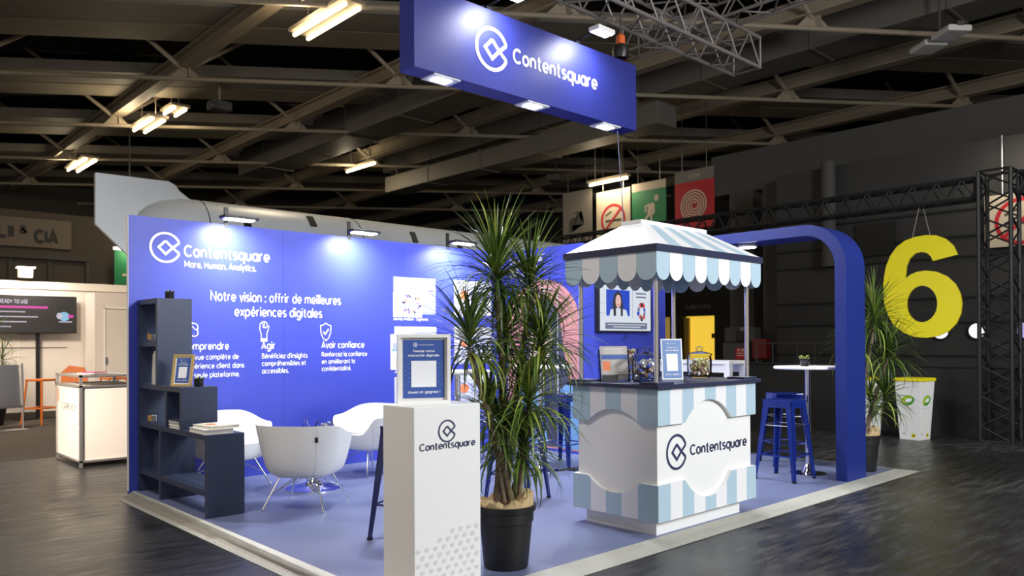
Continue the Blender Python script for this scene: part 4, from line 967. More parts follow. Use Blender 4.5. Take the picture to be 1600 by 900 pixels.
candle('white candle glass on the upper shelf of the navy bookshelf', (.125, -.245, 1.3505))
candle('white candle glass on the middle shelf of the navy bookshelf', (.125, -.25, .6325))
CUPG = mat('dark_glass_cup', (.02, .02, .024), .12)
def potlet(label, p, cat='plant', leaf=1, s=1.0, cup=None, tall=.045):
    t = thing('potted_succulent', label, cat, p)
    mb = MB(); mb.lathe([(0, 0), (.032*s, 0), (.038*s, .01), (.040*s, .065*s), (.036*s, .065*s), (.034*s, .05*s), (0, .05*s)], cup or CUPG, 20); mb.build('pot', t, smooth=True)
    rnd = random.Random(5); mb = MB()
    for i in range(26):
        a = rnd.random()*2*PI; rr = rnd.random()*.026*s; l = (.02+.02*rnd.random())*s*tall/.045; b0 = Vector((rr*math.cos(a), rr*math.sin(a), .05*s)); d = Vector((math.cos(a)*.7, math.sin(a)*.7, 1)).normalized()
        mb.tube([b0, b0+d*l*.6, b0+d*l], [.004*s, .007*s, .001], LEAVES[leaf] if rnd.random() < .6 else LEAVES[2], 6)
    mb.build('leaves', t, kind='stuff', smooth=True)
potlet('tiny dark potted plant on the very top of the navy bookshelf', (.22, -.40, 1.725), leaf=0)
potlet('small dark potted plant behind the gold frame on the bookshelf', (.24, -1.01, .975), leaf=0)
t = easel('photo_frame', 'gold frame with a blue quiz sheet leaning back on the bookshelf step', 'frame', (.155, -.83, .975), math.radians(-52), .185, .27, .02, .20, .017, GOLD, SIGNBLUE)
def book(label, lo, hi, cover, name='book', rz=0, group=None):
    c = Vector(((lo[0]+hi[0])/2, (lo[1]+hi[1])/2, lo[2])); t = thing(name, label, 'book', c, rz, group)
    d = [(hi[i]-lo[i])/2 for i in range(3)]; h = hi[2]-lo[2]
    mb = MB(); mb.box((-d[0]+.004, -d[1]+.004, .003), (d[0]-.002, d[1]-.004, h-.003), PAPER); mb.build('pages', t)
    mb = MB(); mb.box((-d[0], -d[1], 0), (d[0], d[1], .003), cover); mb.box((-d[0], -d[1], h-.003), (d[0], d[1], h), cover); mb.box((d[0]-.003, -d[1], .003), (d[0], d[1], h-.003), cover); mb.build('cover', t)
    return t
CREAMC = mat('cream_cover', (.72, .66, .52), .45); WC = mat('white_cover', (.76, .75, .73), .45); DKC = mat('dark_cover', (.03, .03, .06), .45)
t = book('thick white book lying on the low end of the bookshelf, bottom of two', (.075, -1.555, .632), (.30, -1.235, .668), WC)
t = book('thinner white book lying askew on top of the thick one at the low end', (.12, -1.53, .6685), (.345, -1.22, .690), CREAMC, rz=.12)
mb = MB(); disc(mb, (-.03, .02, .0225), X, Y, 0, 0, .04, .06, ORPRINT, 20); mb.quad((0, 0, .0224), X, Y, .03, -.12, .10, .12, WC); mb.build('cover_print', t)
for k in range(3):
    book(['lowest magazine of the small pile inside the bookshelf compartment', 'middle magazine of the small pile inside the bookshelf compartment', 'topmost dark magazine of the small pile inside the bookshelf compartment'][k], (.075, -1.02+.01*k, .632+.0222*k), (.28, -.79+.012*k, .632+.0222*k+.022), [WC, WC, DKC][k], 'magazine', group='magazines in the bookshelf compartment')
for k, (y, lean, mt) in enumerate(((-.430, .0, WC), (-.402, .0, mat('beige_cover', (.52, .40, .30), .5)), (-.368, .10, mat('rust_cover', (.35, .16, .10), .5)))):
    t = thing('brochure', ['white brochure upright against the bookshelf side, nearest the gold frame', 'beige brochure upright between the white and the leaning rust one', 'rust coloured brochure leaning on the upright ones on the bookshelf'][k], 'brochure', (.08, y, .976), group='brochures standing on the bookshelf')
    mb = MB(); mb.box((0, -.010, 0), (.20, .010, .29-.02*k), PAPER, T=Matrix.Rotation(lean, 4, 'X')); mb.build('pages', t)
    mb = MB(); mb.box((0, -.0125, 0), (.203, -.0105, .29-.02*k), mt, T=Matrix.Rotation(lean, 4, 'X')); mb.box((0, .0105, 0), (.203, .0125, .29-.02*k), mt, T=Matrix.Rotation(lean, 4, 'X')); mb.build('cover', t)

# ------------------------------------------------------------------ tub chairs
def sstep(x, a, b_): t_ = min(1, max(0, (x-a)/(b_-a))); return t_*t_*(3-2*t_)
def rim_h(a):                       # a: angle from the open front
    a = abs(a)
    return .425+.165*sstep(a, .62, 1.05)+.095*sstep(a, 1.15, 2.3)
def tub_chair(label, loc, rz, s=1.0):
    t = thing('tub_chair', label, 'chair', loc, rz, group='white tub chairs around the low table')
    n, mrow = 64, 12
    def plan(a, r):                  # rounded square
        c, s_ = math.cos(a), math.sin(a); p = 3.1
        k = (abs(c)**p+abs(s_)**p)**(-1/p); return Vector((c*k*r, s_*k*r, 0))
    vs = []; fs = []
    prof = []
    for j in range(mrow+1):          # outer wall bottom -> rim
        u = j/mrow; prof.append(('o', u))
    for j in range(1, 9): prof.append(('i', 1-j/8))   # inner wall rim -> seat
    for kind, u in prof:
        for k in range(n):
            a = -PI+2*PI*k/n; h = rim_h(a)
            if kind == 'o':
                z = .262+(h-.262)*u; w = ((z-.262)/.42); r = .238+.120*min(1, w)**.55
                if u < .12: r *= .90+.10*math.sqrt(u/.12)
                v = plan(a, r)
            else:
                z = .40+(h-.40)*u; w = max(0, (z-.262)/.42); r = .238+.120*min(1, w)**.55-.045-.02*(1-u)
                v = plan(a, r); z = z+.004
            v.z = z; vs.append(v)
    rows = len(prof)
    for i in range(rows-1):
        for k in range(n):
            a, b_ = i*n+k, i*n+(k+1) % n; fs.append((a, b_, b_+n, a+n))
    fs.append(tuple(range(n-1, -1, -1))); fs.append(tuple(range((rows-1)*n, rows*n)))
    mb = MB(); mb.add(vs, fs, LEATHER); o = mb.build('shell', t, smooth=True)
    mb = MB(); rows_ = [(.265, .395), (.292, .405), (.30, .43), (.292, .452), (.25, .466), (.12, .472)]; vs = []; fs = []
    for r, z in rows_:
        for k in range(40):
            v = plan(2*PI*k/40, r*.92); v.z = z; v.x += .022; vs.append(v)
    for i in range(len(rows_)-1):
        for k in range(40): a, b_ = i*40+k, i*40+(k+1) % 40; fs.append((a, b_, b_+40, a+40))
    fs.append(tuple(range(39, -1, -1))); fs.append(tuple(range(len(vs)-40, len(vs)))); mb.add(vs, fs, LEATHER); mb.build('seat_cushion', t, smooth=True)
    for a in (PI-.62, PI+.62, .95, -.95):   # stitched seams
        mb = MB(); pts = []
        for j in range(mrow+1):
            u = j/mrow; h = rim_h(a if a < PI else a-2*PI); z = .262+(h-.262)*u; w = (z-.262)/.42; r = .2395+.120*max(0, min(1, w))**.55
            if u < .12: r *= .90+.10*math.sqrt(u/.12)
            v = plan(a, r); v.z = z; pts.append(v)
        mb.tube(pts, .0028, PAPER, 5); mb.build('seam', t)
        if a == PI+.62:
            mb = MB(); q = pts[9]; mb.box((q.x-.008, q.y-.01, q.z-.02), (q.x+.008, q.y+.01, q.z+.02), BLACK); mb.build('tag', t, label='small black tag on the seam')
    for sx in (-1, 1):
        for sy in (-1, 1):
            mb = MB(); mb.tube([(sx*.15, sy*.15, .268), (sx*.255, sy*.255, .012)], .0085, CHROME, 10); mb.tube([(sx*.255, sy*.255, .0), (sx*.255, sy*.255, .016)], .013, CHROME, 10); mb.build('leg', t, smooth=True)
    mb = MB()
    for sx in (-1, 1):
        mb.tube([(sx*.20, -.20, .135), (sx*.05, .0, .264)], .004, CHROME, 6); mb.tube([(sx*.20, .20, .135), (sx*.05, .0, .264)], .004, CHROME, 6)
        mb.tube([(-.20, sx*.20, .135), (.0, sx*.05, .264)], .004, CHROME, 6); mb.tube([(.20, sx*.20, .135), (.0, sx*.05, .264)], .004, CHROME, 6)
    mb.build('wire_brace', t)
    return t
tub_chair('white tub chair seen from behind, in front of the low table', (.85, -1.69, 0), math.radians(38))
tub_chair('white tub chair facing the room between the bookshelf and the blue wall', (.745, -.43, 0), math.radians(-72))
tub_chair('white tub chair against the blue wall behind the podium', (2.10, -.68, 0), math.radians(188))

# ------------------------------------------------------------------ low table with bottle and glass
t = thing('low_table', 'low round white table on a chrome trumpet foot among the tub chairs', 'table', (1.275, -1.037, 0))
mb = MB(); mb.lathe([(0, .475), (.30, .475), (.305, .482), (.305, .495), (.30, .5), (0, .5)], WHITE, 40); mb.build('tabletop', t, smooth=True)
mb = MB(); mb.lathe([(0, 0), (.255, 0), (.255, .010), (.10, .016), (.08, .03), (.075, .06), (.045, .09), (.032, .11), (.032, .475), (0, .475)], CHROME, 40); mb.build('foot', t, smooth=True)
t = thing('glass_carafe', 'small clear glass carafe with a stopper on the low table', 'carafe', (1.22, -.99, .501))
mb = MB(); mb.lathe([(0, 0), (.05, 0), (.056, .015), (.05, .05), (.024, .085), (.018, .10), (.020, .125), (.017, .125), (.015, .10), (.021, .083), (.046, .05), (.050, .018), (0, .008)], GLASS, 24); mb.build('glass_body', t, smooth=True)
mb = MB(); mb.lathe([(0, .112), (.014, .115), (.014, .128), (.022, .135), (.022, .152), (0, .156)], GLASS, 16); mb.build('stopper', t, smooth=True)
t = thing('glass_bowl', 'round clear glass bowl of small items beside the carafe', 'bowl', (1.37, -1.06, .501))
mb = MB(); mb.lathe([(0, 0), (.05, 0), (.085, .03), (.09, .065), (.075, .10), (.06, .112), (.058, .108), (.072, .097), (.086, .065), (.08, .032), (.048, .006), (0, .006)], GLASS, 24); mb.build('glass_body', t, smooth=True)
mb = MB(); rnd = random.Random(9)
for i in range(24):
    a = rnd.random()*2*PI; rr = math.sqrt(rnd.random())*.055; c = Vector((rr*math.cos(a), rr*math.sin(a), .025+rnd.random()*.055)); mb.tube([c-Vector((.010, 0, 0)), c, c+Vector((.010, 0, .004))], [.004, .012, .004], rnd.choice(SW1), 6)
mb.build('sweets', t, kind='stuff', smooth=True)

# ------------------------------------------------------------------ tall bistro tables
def bistro(label, x, y, r, h, foot=.19):
    t = thing('bistro_table', label, 'table', (x, y, 0), group='white round bistro tables')
    mb = MB(); mb.lathe([(0, h-.028), (r-.008, h-.028), (r, h-.022), (r, h-.006), (r-.006, h), (0, h)], WHITE, 48); mb.build('tabletop', t, smooth=True)
    mb = MB(); mb.lathe([(.026, .05), (.026, h-.028)], CHROME, 20); mb.build('column', t, smooth=True)
    mb = MB(); mb.lathe([(0, 0), (foot, 0), (foot, .008), (foot*.4, .018), (.06, .03), (.05, .07), (.035, .10), (.026, .105)], CHROME, 40); mb.build('foot', t, smooth=True)
bistro('white round bistro table beside the leg of the blue archway', 5.22, -3.81, .325, 1.075, .175)
bistro('white round bistro table in front of the portrait wall', 3.457, -1.79, .34, 1.085)
bistro('white round bistro table behind the palm and the podium', 2.09, -2.12, .32, 1.08)
potlet('small green succulent in a dark glass on the bistro table by the archway', (5.20, -3.79, 1.075), leaf=2, s=1.15, tall=.07)
mb = MB(); rnd = random.Random(4); pts = []
for k in range(70):
    a = k*.55; rr = .05+.05*math.sin(k*.9); pts.append((3.80+.18*math.sin(k*.21)+rr*math.cos(a), -2.03+.05*math.cos(k*.37)+rr*math.sin(a)*.6, .008+.012*(k % 5)/5))
mb.tube(pts, .006, BLACK, 6); tag(mb.build('coiled_cable', smooth=True), 'loose cable tangled on the floor by the foot of a bistro table', 'cable')

# ------------------------------------------------------------------ metal bar stools
def stool(label, x, y, rz, mt):
    t = thing('bar_stool', label, 'stool', (x, y, 0), rz, group='square metal bar stools')
    H = .765; hs, hf = .150, .210
    mb = MB(); mb.box((-hs, -hs, H-.018), (hs, hs, H), mt, bev=.008)
    for a in range(4):
        T = Matrix.Rotation(a*PI/2, 4, 'Z'); mb.box((-hs+.01, -hs, H-.075), (hs-.01, -hs+.004, H-.016), mt, T=T)
    mb.build('seat', t)
    for sx in (-1, 1):
        for sy in (-1, 1):
            top = Vector((sx*(hs-.006), sy*(hs-.006), H-.02)); bot = Vector((sx*hf, sy*hf, .012)); mb = MB()
            # folded angle leg: two tapering flanges
            for ux, uy in ((-sx, 0), (0, -sy)):
                U_ = Vector((ux, uy, 0)); V_ = Vector((sx if ux == 0 else 0, sy if uy == 0 else 0, 0))*-.006
                q = [top, top+U_*.062, bot+U_*.030, bot]; q2 = [p+V_ for p in q]
                mb.add(q+q2, [(0, 1, 2, 3), (7, 6, 5, 4), (0, 4, 5, 1), (1, 5, 6, 2), (2, 6, 7, 3), (3, 7, 4, 0)], mt)
            mb.build('leg', t)
            mb = MB(); mb.box((bot.x-sx*.026, bot.y-sy*.026, 0), (bot.x+sx*.003, bot.y+sy*.003, .02), RUBBER); mb.build('foot_cap', t)
    def lx(z): return hs+(hf-hs)*(H-z)/H-.012
    for z in (.235, .52):
        l = lx(z)
        for a in range(4):
            T = Matrix.Rotation(a*PI/2, 4, 'Z'); mb = MB(); mb.tube([(-l, -l, z), (l, -l, z)], .0075 if z < .3 else .004, mt if z < .3 else STEEL, 8, T=T); mb.build('footrest_bar' if z < .3 else 'brace_rod', t)
stool('dark blue metal bar stool half hidden behind the tall white podium', .886, -3.09, math.radians(25), STOOLD)
stool('royal blue metal bar stool in front of the bistro table by the archway', 4.80, -3.78, 0, STOOLB)
stool('royal blue metal bar stool behind another stool under the archway', 5.66, -3.33, math.radians(-39), STOOLB)
stool('royal blue metal bar stool between the portrait wall and the kiosk', 3.93, -1.68, math.radians(8), STOOLB)
stool('royal blue metal bar stool behind the palm leaves and the podium edge', 2.25, -2.72, math.radians(20), STOOLB)

# ------------------------------------------------------------------ white bar table behind the kiosk
t = thing('bar_table', 'long white bar table behind the kiosk beside the storage wall', 'table', (5.95, -2.0, 0))
mb = MB(); mb.box((-.2, -.6, 1.06), (.2, .6, 1.10), WHITE, bev=.004); mb.build('tabletop', t)
mb = MB(); mb.box((-.18, -.55, .96), (-.15, .55, 1.06), WHITE); mb.box((.15, -.55, .96), (.18, .55, 1.06), WHITE); mb.build('apron', t)
for sx in (-1, 1):
    for sy in (-1, 1): mb = MB(); mb.box((sx*.2, sy*.6, 0), (sx*.13, sy*.53, 1.06), WHITE); mb.build('leg', t)

# ------------------------------------------------------------------ television on the storage wall
t = thing('wall_television', 'wall television showing a video call slide above the kiosk counter', 'television', (5.35, TY-.02, 1.74))
mb = MB(); mb.box((-.515, -.05, -.295), (.515, .02, .295), BLACK, bev=.006); mb.build('housing', t)
def scr(n, c, s_=1.0): return mat(n, (.02, .02, .02), .3, emit=c, es=s_)
SB, SW_, SG, SR, SK, SD = scr('screen_blue', (.01, .06, .55)), scr('screen_white', (.66, .72, .80)), scr('screen_grey', (.14, .16, .25)), scr('screen_red', (.65, .06, .05)), scr('screen_skin', (.75, .48, .42)), scr('screen_dark', (.02, .015, .03))
mb = MB(); O = (0, -.0515, 0)
mb.quad(O, X, Z, -.495, -.275, .495, .278, SW_); O = (0, -.0522, 0)
mb.quad(O, X, Z, -.38, -.095, .07, .225, SB); mb.quad(O, X, Z, -.40, -.255, .42, -.175, SG); mb.quad(O, X, Z, .125, -.12, .130, .25, SG)
for k in range(2): mb.quad(O, X, Z, .20, .14+.045*k, .40, .158+.045*k, SG)
O = (0, -.0528, 0)
flat(mb, [(-.27, -.095), (-.26, .06), (-.23, .17), (-.16, .215), (-.09, .17), (-.06, .05), (-.05, -.095)], O, X, Z, SD)
O = (0, -.0538, 0); flat(mb, [(-.32, -.095), (-.30, -.02), (-.21, .0), (-.10, .0), (-.0, -.02), (.03, -.095)], O, X, Z, SW_); flat(mb, [(-.245, -.095), (-.25, .02), (-.20, .02), (-.20, -.095)], (0, -.0545, 0), X, Z, SD); flat(mb, [(-.11, -.095), (-.11, .02), (-.065, .02), (-.07, -.095)], (0, -.0545, 0), X, Z, SD)
disc(mb, (0, -.0550, 0), X, Z, -.155, .085, .052, .082, SK, 20); mb.quad((0, -.0556, 0), X, Z, -.175, .035, -.135, .047, SR)
for k in range(10): disc(mb, (0, -.0545, 0), X, Z, .31, -.03, .075+.012*(k % 3), .11+.012*(k % 2), [SB, SR, SD, SR, SG][k % 5], 4, .48, 2*PI*k/10, 2*PI*(k+.9)/10)
for k in range(2): mb.quad((0, -.0545, 0), X, Z, -.36+.1*k, -.205-.028*k, .38-.1*k, -.195-.028*k, SW_)
mb.build('screen', t)
mb = MB(); mb.tube([(.05, -.01, -.30), (.06, -.005, -.36), (.0, -.0, -.38)], .005, BLACK, 6); mb.build('cable', t)

# ------------------------------------------------------------------ dracaena palms
def palm(label, x, y, heads, trunks, seed, rimr=.178, h=.37, baser=.128, keep_off=()):
    t = thing('potted_dracaena', label, 'plant', (x, y, 0))
    mb = MB(); k = rimr/.178
    mb.lathe([(0, 0), (baser, 0), (baser+.004, .008), (rimr-.022, h*.72), (rimr-.014, h*.74), (rimr-.012, h*.90), (rimr, h*.91), (rimr+.004, h), (rimr-.010, h), (rimr-.016, h-.05), (0, h-.05)], POT, 40); mb.build('pot', t, smooth=True)
    rnd = random.Random(seed); mb = MB(); vs = []; fs = []; n = 26
    for j, (r, z) in enumerate(((.03, h-.01), (.09, h+.005), (rimr*.75, h+.02), (rimr*.92, h+.01), (rimr*.93, h-.03))):
        for q in range(n):
            a = 2*PI*q/n; w = .016*math.sin(q*2.1+j)+.012*rnd.random(); bump = .05*max(0, math.cos(a+.5))*(1 if 1 <= j <= 3 else 0)
            vs.append((r*math.cos(a), r*math.sin(a), z+(w if 0 < j < 4 else 0)+bump))
    for j in range(4):
        for q in range(n): a, b_ = j*n+q, j*n+(q+1) % n; fs.append((a, b_, b_+n, a+n))
    fs.append(tuple(range(n))); mb.add(vs, fs, BURLAP); mb.build('kraft_wrap', t, label='crumpled brown wrap over the soil')
    for pts, r0, r1 in trunks:
        mb = MB(); P = [Vector(p) for p in pts]; Q = []
        for i in range(len(P)-1):
            for s_ in range(5): Q.append(P[i].lerp(P[i+1], s_/5))
        Q.append(P[-1]); R_ = [(r0+(r1-r0)*i/(len(Q)-1))*(1+.10*math.sin(i*2.3)) for i in range(len(Q))]
        mb.tube(Q, R_, BARK, 10); mb.build('trunk', t, smooth=True)
    for (hx, hy, hz, nl, L, spread, up) in heads:
        mb = MB(); c = Vector((hx, hy, hz))
        for i in range(nl):
            fr = i/nl; a = i*2.39996+rnd.random()*.4
            e0 = math.radians(up-(up+6)*fr**.75+rnd.uniform(-12, 12)); bend = math.radians((22+(spread+30)*fr)*rnd.uniform(.5, 1.3)); l = L*rnd.uniform(.75, 1.12)
            b0 = c+Vector((0, 0, (.5-fr)*.15)); w = rnd.uniform(.0065, .0105); side = Vector((math.sin(a), -math.cos(a), 0)); mt = LEAVES[rnd.choices((0, 1, 2), (4, 4, 2.2))[0]]
            seg = 8; path = [b0]; dirs = []; da = rnd.uniform(-.25, .25)
            for s_ in range(seg+1):
                u = s_/seg; e_ = e0-bend*u**1.15; a_ = a+da*u; d = Vector((math.cos(a_)*math.cos(e_), math.sin(a_)*math.cos(e_), math.sin(e_))); dirs.append(d); path.append(path[-1]+d*l/seg)
            if any(lo[0] < p.x+x < hi[0] and lo[1] < p.y+y < hi[1] and lo[2] < p.z < hi[2] for p in path for lo, hi in keep_off): continue
            if any(p.z < .02 for p in path): continue
            vs = []; fs = []
            for s_ in range(seg+1):
                u = s_/seg; p = path[s_]; ww = w*(.55+1.3*u if u < .35 else 1.005*(1-u)**.7/.74); up_ = side.cross(dirs[s_]).normalized()
                vs += [p-side*ww+up_*ww*.35, p, p+side*ww+up_*ww*.35]
            for s_ in range(seg):
                o = 3*s_; fs += [(o, o+1, o+4, o+3), (o+1, o+2, o+5, o+4)]
            mb.add(vs, fs, mt)
        mb.build('leaf_crown', t, kind=None)
    return t
PX, PY = .872, -4.08
pc = Vector((PX, PY, 0)); dv = Vector((CF[0], CF[1], 0)).normalized()
def hd(px, py, dd, *a):               # a crown of the big palm: where it is seen, and how far before or behind the pot's axis
    v = Vector(CF+CR*(px-800)/FPX-CU*(py-CYPX)/FPX); q = pc+dv*dd; k = (q-Vector(CAMPOS)).dot(dv)/v.dot(dv); p = Vector(CAMPOS)+v*k-pc
    return (p.x, p.y, p.z)+a
A1 = hd(776, 436, .02, 190, .47, 74, 88); A2 = hd(828, 452, .10, 140, .43, 80, 84); A3 = hd(733, 540, -.06, 160, .46, 88, 74); A4 = hd(845, 545, .04, 170, .46, 84, 76)
A5 = hd(826, 632, -.08, 150, .44, 84, 76); A6 = hd(790, 530, .12, 140, .44, 82, 76); A7 = hd(785, 690, .06, 120, .38, 70, 76); A8 = hd(764, 650, -.02, 120, .40, 76, 76); A9 = hd(820, 705, -.04, 110, .36, 72, 76)
def tr(h_, bx, by, r0, r1, bend=.0):
    return ([(bx, by, .33), (bx*.6+h_[0]*.4+bend, by*.6+h_[1]*.4-bend, .33+(h_[2]-.33)*.45), (h_[0], h_[1], h_[2]-.03)], r0, r1)
palm('tall potted dracaena in a black pot between the podium and the kiosk', PX, PY, [A1, A2, A3, A4, A5, A6, A7, A8, A9],
     [tr(A1, .0, .02, .022, .016, .015), tr(A2, .03, .05, .019, .014), tr(A3, .02, -.05, .020, .017), tr(A4, .06, .02, .018, .014), tr(A5, .07, -.03, .016, .013), tr(A6, -.01, .08, .015, .012), tr(A7, -.05, .03, .013, .012), tr(A8, -.04, -.05, .012, .012), tr(A9, .08, .05, .012, .012)], 11, keep_off=(((.0, -4.34, -1), (.52, -3.95, 1.45)), ((1.93, -4.45, -1), (4, -3, 3))))
QX, QY = 5.80, -4.10
pc = Vector((QX, QY, 0))
B1 = hd(1366, 500, .0, 110, .50, 70, 86); B2 = hd(1386, 556, .03, 110, .50, 80, 80); B3 = hd(1345, 540, .05, 90, .46, 76, 80); B4 = hd(1382, 622, -.03, 80, .42, 70, 80); B5 = hd(1360, 632, .04, 70, .40, 50, 80)
palm('potted dracaena with a black pot behind the leg of the blue archway', QX, QY, [B1, B2, B3, B4, B5],
     [tr(B1, .0, .03, .020, .016), tr(B2, .04, -.02, .020, .017), tr(B3, -.03, .03, .018, .014), tr(B4, .05, .03, .014, .012), tr(B5, -.02, -.04, .014, .012)], 23, keep_off=(((5.0, -4.32, -1), (5.48, -4.15, 3)), ((4.86, -4.16, 1.03), (5.57, -3.45, 1.25))))

# ------------------------------------------------------------------ neighbouring white stand on the left
CREAM = mat('booth_white', (.66, .60, .54), .5, noise=.03)
BY_ = 9.0
mb = MB(); mb.box((-4.0, BY_, FZ), (3.6, BY_+.1, 2.36), CREAM); mb.box((-4, BY_-.03, 2.36), (3.6, BY_+.12, 2.50), CREAM)
for x in (-1.2, -.2, .8): mb.box((x, BY_-.006, FZ), (x+.015, BY_, 2.36), PAPER)
mb.box((-4, BY_-.02, FZ), (3.6, BY_, .10), HALLBROWN); mb.box((-4, BY_-.008, 1.27), (1.6, BY_, 1.285), SIGNGREY)
mb.build('wall_booth', kind='structure')
bx0 = at(148, 450, 1, 8.3).x
mb = MB(); mb.box((bx0, 8.3, FZ), (3.6, 8.96, 2.30), CREAM); mb.box((bx0+.16, 8.285, FZ), (bx0+.18, 8.3, 2.02), PAPER); mb.box((bx0+.16, 8.285, 2.0), (3.6, 8.3, 2.02), PAPER); mb.box((bx0+.17, 8.27, .98), (bx0+.20, 8.30, 1.10), STEEL); mb.build('wall_closet', kind='structure')
mb = MB(); mb.box((-4, 3.2, FZ), (3.2, 8.9, FZ+.006), mat('brown_carpet', (.045, .036, .028), .9, noise=.3, nscale=30)); mb.build('floor_carpet', kind='structure')
p0 = at(0, 463, 1, BY_-.16); p1 = at(120, 521, 1, BY_-.16)
tx1 = p1.x; tw = 1.36; tz0, tz1 = p1.z, at(120, 464, 1, BY_-.16).z
t = thing('stand_television', 'black television on a post in the neighbouring white booth', 'television', (tx1-tw/2, BY_-.16, FZ))
mb = MB(); mb.box((-tw/2, 0, tz0-FZ), (tw/2, .05, tz1-FZ), BLACK, bev=.006); mb.build('housing', t)
DS = scr('booth_screen_dark', (.016, .012, .012)); PKS = scr('booth_screen_pink', (.75, .05, .40)); LS = scr('booth_screen_text', (.55, .5, .6))
mb = MB(); zc = (tz0+tz1)/2-FZ; hh = (tz1-tz0)/2; O = (0, -.002, zc); mb.quad(O, X, Z, -tw/2+.015, -hh+.015, tw/2-.015, hh-.015, DS); O = (0, -.0035, zc)
lx_ = tw/2-1.28
mb.text('READY TO USE', (lx_+.04, -.0035, zc+hh-.15), X, Z, LS, width=.44, height=.07, bold=.02); mb.quad(O, X, Z, lx_, hh-.235, .20, hh-.195, PKS)
for k, w in enumerate((.42, .62, .44, .2)): mb.quad(O, X, Z, lx_+.02, hh-.31-.09*k, lx_+.02+w, hh-.29-.09*k, LS)
disc(mb, O, X, Z, .47, -.03, .09, .085, scr('booth_screen_sky', (.25, .50, .72)), 18); disc(mb, (0, -.0042, zc), X, Z, .39, -.02, .05, .06, LS, 14); mb.quad((0, -.0042, zc), X, Z, .53, -.05, .62, .0, PKS); mb.quad((0, -.0042, zc), X, Z, .38, -.14, .60, -.12, LS)
mb.build('screen', t)
mb = MB(); mb.box((-.06+.08, .05, 0), (.0+.08, .09, tz1-FZ-.1), BLACK); mb.box((-.30, -.12, 0), (.46, .12, .02), BLACK); mb.build('post', t)
p = at(38, 424, 1, BY_-.25); t = thing('booth_floodlight', 'pale lit floodlight on top of the neighbouring white booth', 'lamp', p)
mb = MB(); mb.box((-.10, -.10, -.12), (.12, .05, .05), SIGNCREAM, bev=.02); mb.box((-.02, .05, -.05), (.02, .24, -.01), CREAM); mb.build('lamp_head', t)
mb = MB(); mb.box((-.12, -.12, .052), (.15, .08, .075), LEDSOFT); mb.build('led_panel', t)
area('booth_light', (0, -.3, .0), (0, .5, -1.2), 30, .4, (1, .90, .78), parent=t)
area('booth_wall_fill', (-1.5, 4.5, 5.6), (.2, 8.0, .8), 200, 1.2, (1.0, .86, .70), spread=math.radians(100))  # unseen fill lamp, added to brighten the white booth
area('booth_counter_fill', (-3.2, -.4, 2.7), (.3, 2.7, .45), 60, .5, (1.0, .88, .74), spread=math.radians(50))  # unseen fill lamp, added for the dark faces of the display counter
# counter of that booth
t = thing('display_counter', 'white display counter with an aluminium frame at the neighbouring booth', 'counter', (.10, 2.03, FZ))
W_, D_, H_ = .66, 1.05, 1.02
mb = MB(); mb.box((.02, .02, .07), (W_-.02, D_-.02, H_-.13), CREAM); mb.box((.02, .02, H_-.03), (W_-.02, D_-.02, H_-.012), CREAM); mb.build('panels', t)
ALU = mat('aluminium', (.5, .48, .45), .35, .8)
for x in (0, W_-.03):
    for y in (0, D_-.03): mb = MB(); mb.box((x, y, 0), (x+.03, y+.03, H_), ALU); mb.build('post', t)
for z in (.05, H_-.14, H_-.025):
    mb = MB(); mb.box((0, 0, z), (.031, .031, z+.022), ALU); mb.box((W_-.031, 0, z), (W_, .031, z+.022), ALU); mb.box((0, D_-.031, z), (.031, D_, z+.022), ALU); mb.box((W_-.031, D_-.031, z), (W_, D_, z+.022), ALU)
    mb.box((.03, 0, z), (W_-.03, .022, z+.022), ALU); mb.box((0, .03, z), (.022, D_-.03, z+.022), ALU); mb.box((W_-.022, .03, z), (W_, D_-.03, z+.022), ALU); mb.box((.03, D_-.022, z), (W_-.03, D_, z+.022), ALU); mb.build('rail', t)
mb = MB(); mb.text('CAPENCY', (-.0+.019, D_*.80, .60), -Y, Z, mat('slate_print', (.22, .22, .26), .6), width=.62, height=.085); mb.quad((.0185, 0, 0), -Y, Z, -D_*.80, .585, -D_*.80+.70, .588, GREYPRINT); mb.text('group', (.018, D_*.35, .43), -Y, Z, GREYPRINT, width=.15, height=.04); mb.quad((.0185, 0, 0), -Y, Z, -D_+.03, .68, -D_+.06, .84, ORPRINT); mb.build('lettering', t)
t = thing('magenta_brochure', 'magenta and white brochure lying on the display counter', 'brochure', (.42, 2.5, FZ+H_+.0005), .5)
mb = MB(); mb.box((-.18, -.12, 0), (.18, .12, .008), PAPER); mb.build('pages', t)
mb = MB(); mb.box((-.16, -.10, .0085), (.02, .08, .018), mat('magenta_cover', (.42, .02, .16), .5)); mb.build('cover', t)
def ostool(label, x, y, rz):
    t = thing('orange_stool', label, 'stool', (x, y, FZ), rz, group='orange high stools')
    mb = MB(); mb.box((-.17, -.17, .74), (.17, .17, .775), ORANGE, bev=.012); mb.build('seat', t)
    for sx in (-1, 1):
        for sy in (-1, 1): mb = MB(); mb.tube([(sx*.15, sy*.15, .75), (sx*.21, sy*.21, 0)], .016, ORANGE, 8); mb.build('leg', t)
    for a in range(4): mb = MB(); mb.tube([(-.19, -.19, .28), (.19, -.19, .28)], .012, ORANGE, 8, T=Matrix.Rotation(a*PI/2, 4, 'Z')); mb.build('footrest_bar', t)
q = at(66, 664, 2, FZ); ostool('orange high stool under the television of the neighbouring booth', q.x+.02, q.y+.15, .6)
q = at(137, 584, 2, .75); ostool('orange high stool behind the display counter, only its seat in view', q.x-.1, 7.55, .2)
t = thing('orange_chair', 'orange plastic high chair whose back shows over the display counter', 'chair', (.93, 5.55, FZ), 2.7)
mb = MB(); mb.box((-.2, -.2, .72), (.2, .2, .75), ORANGE, bev=.01); mb.build('seat', t)
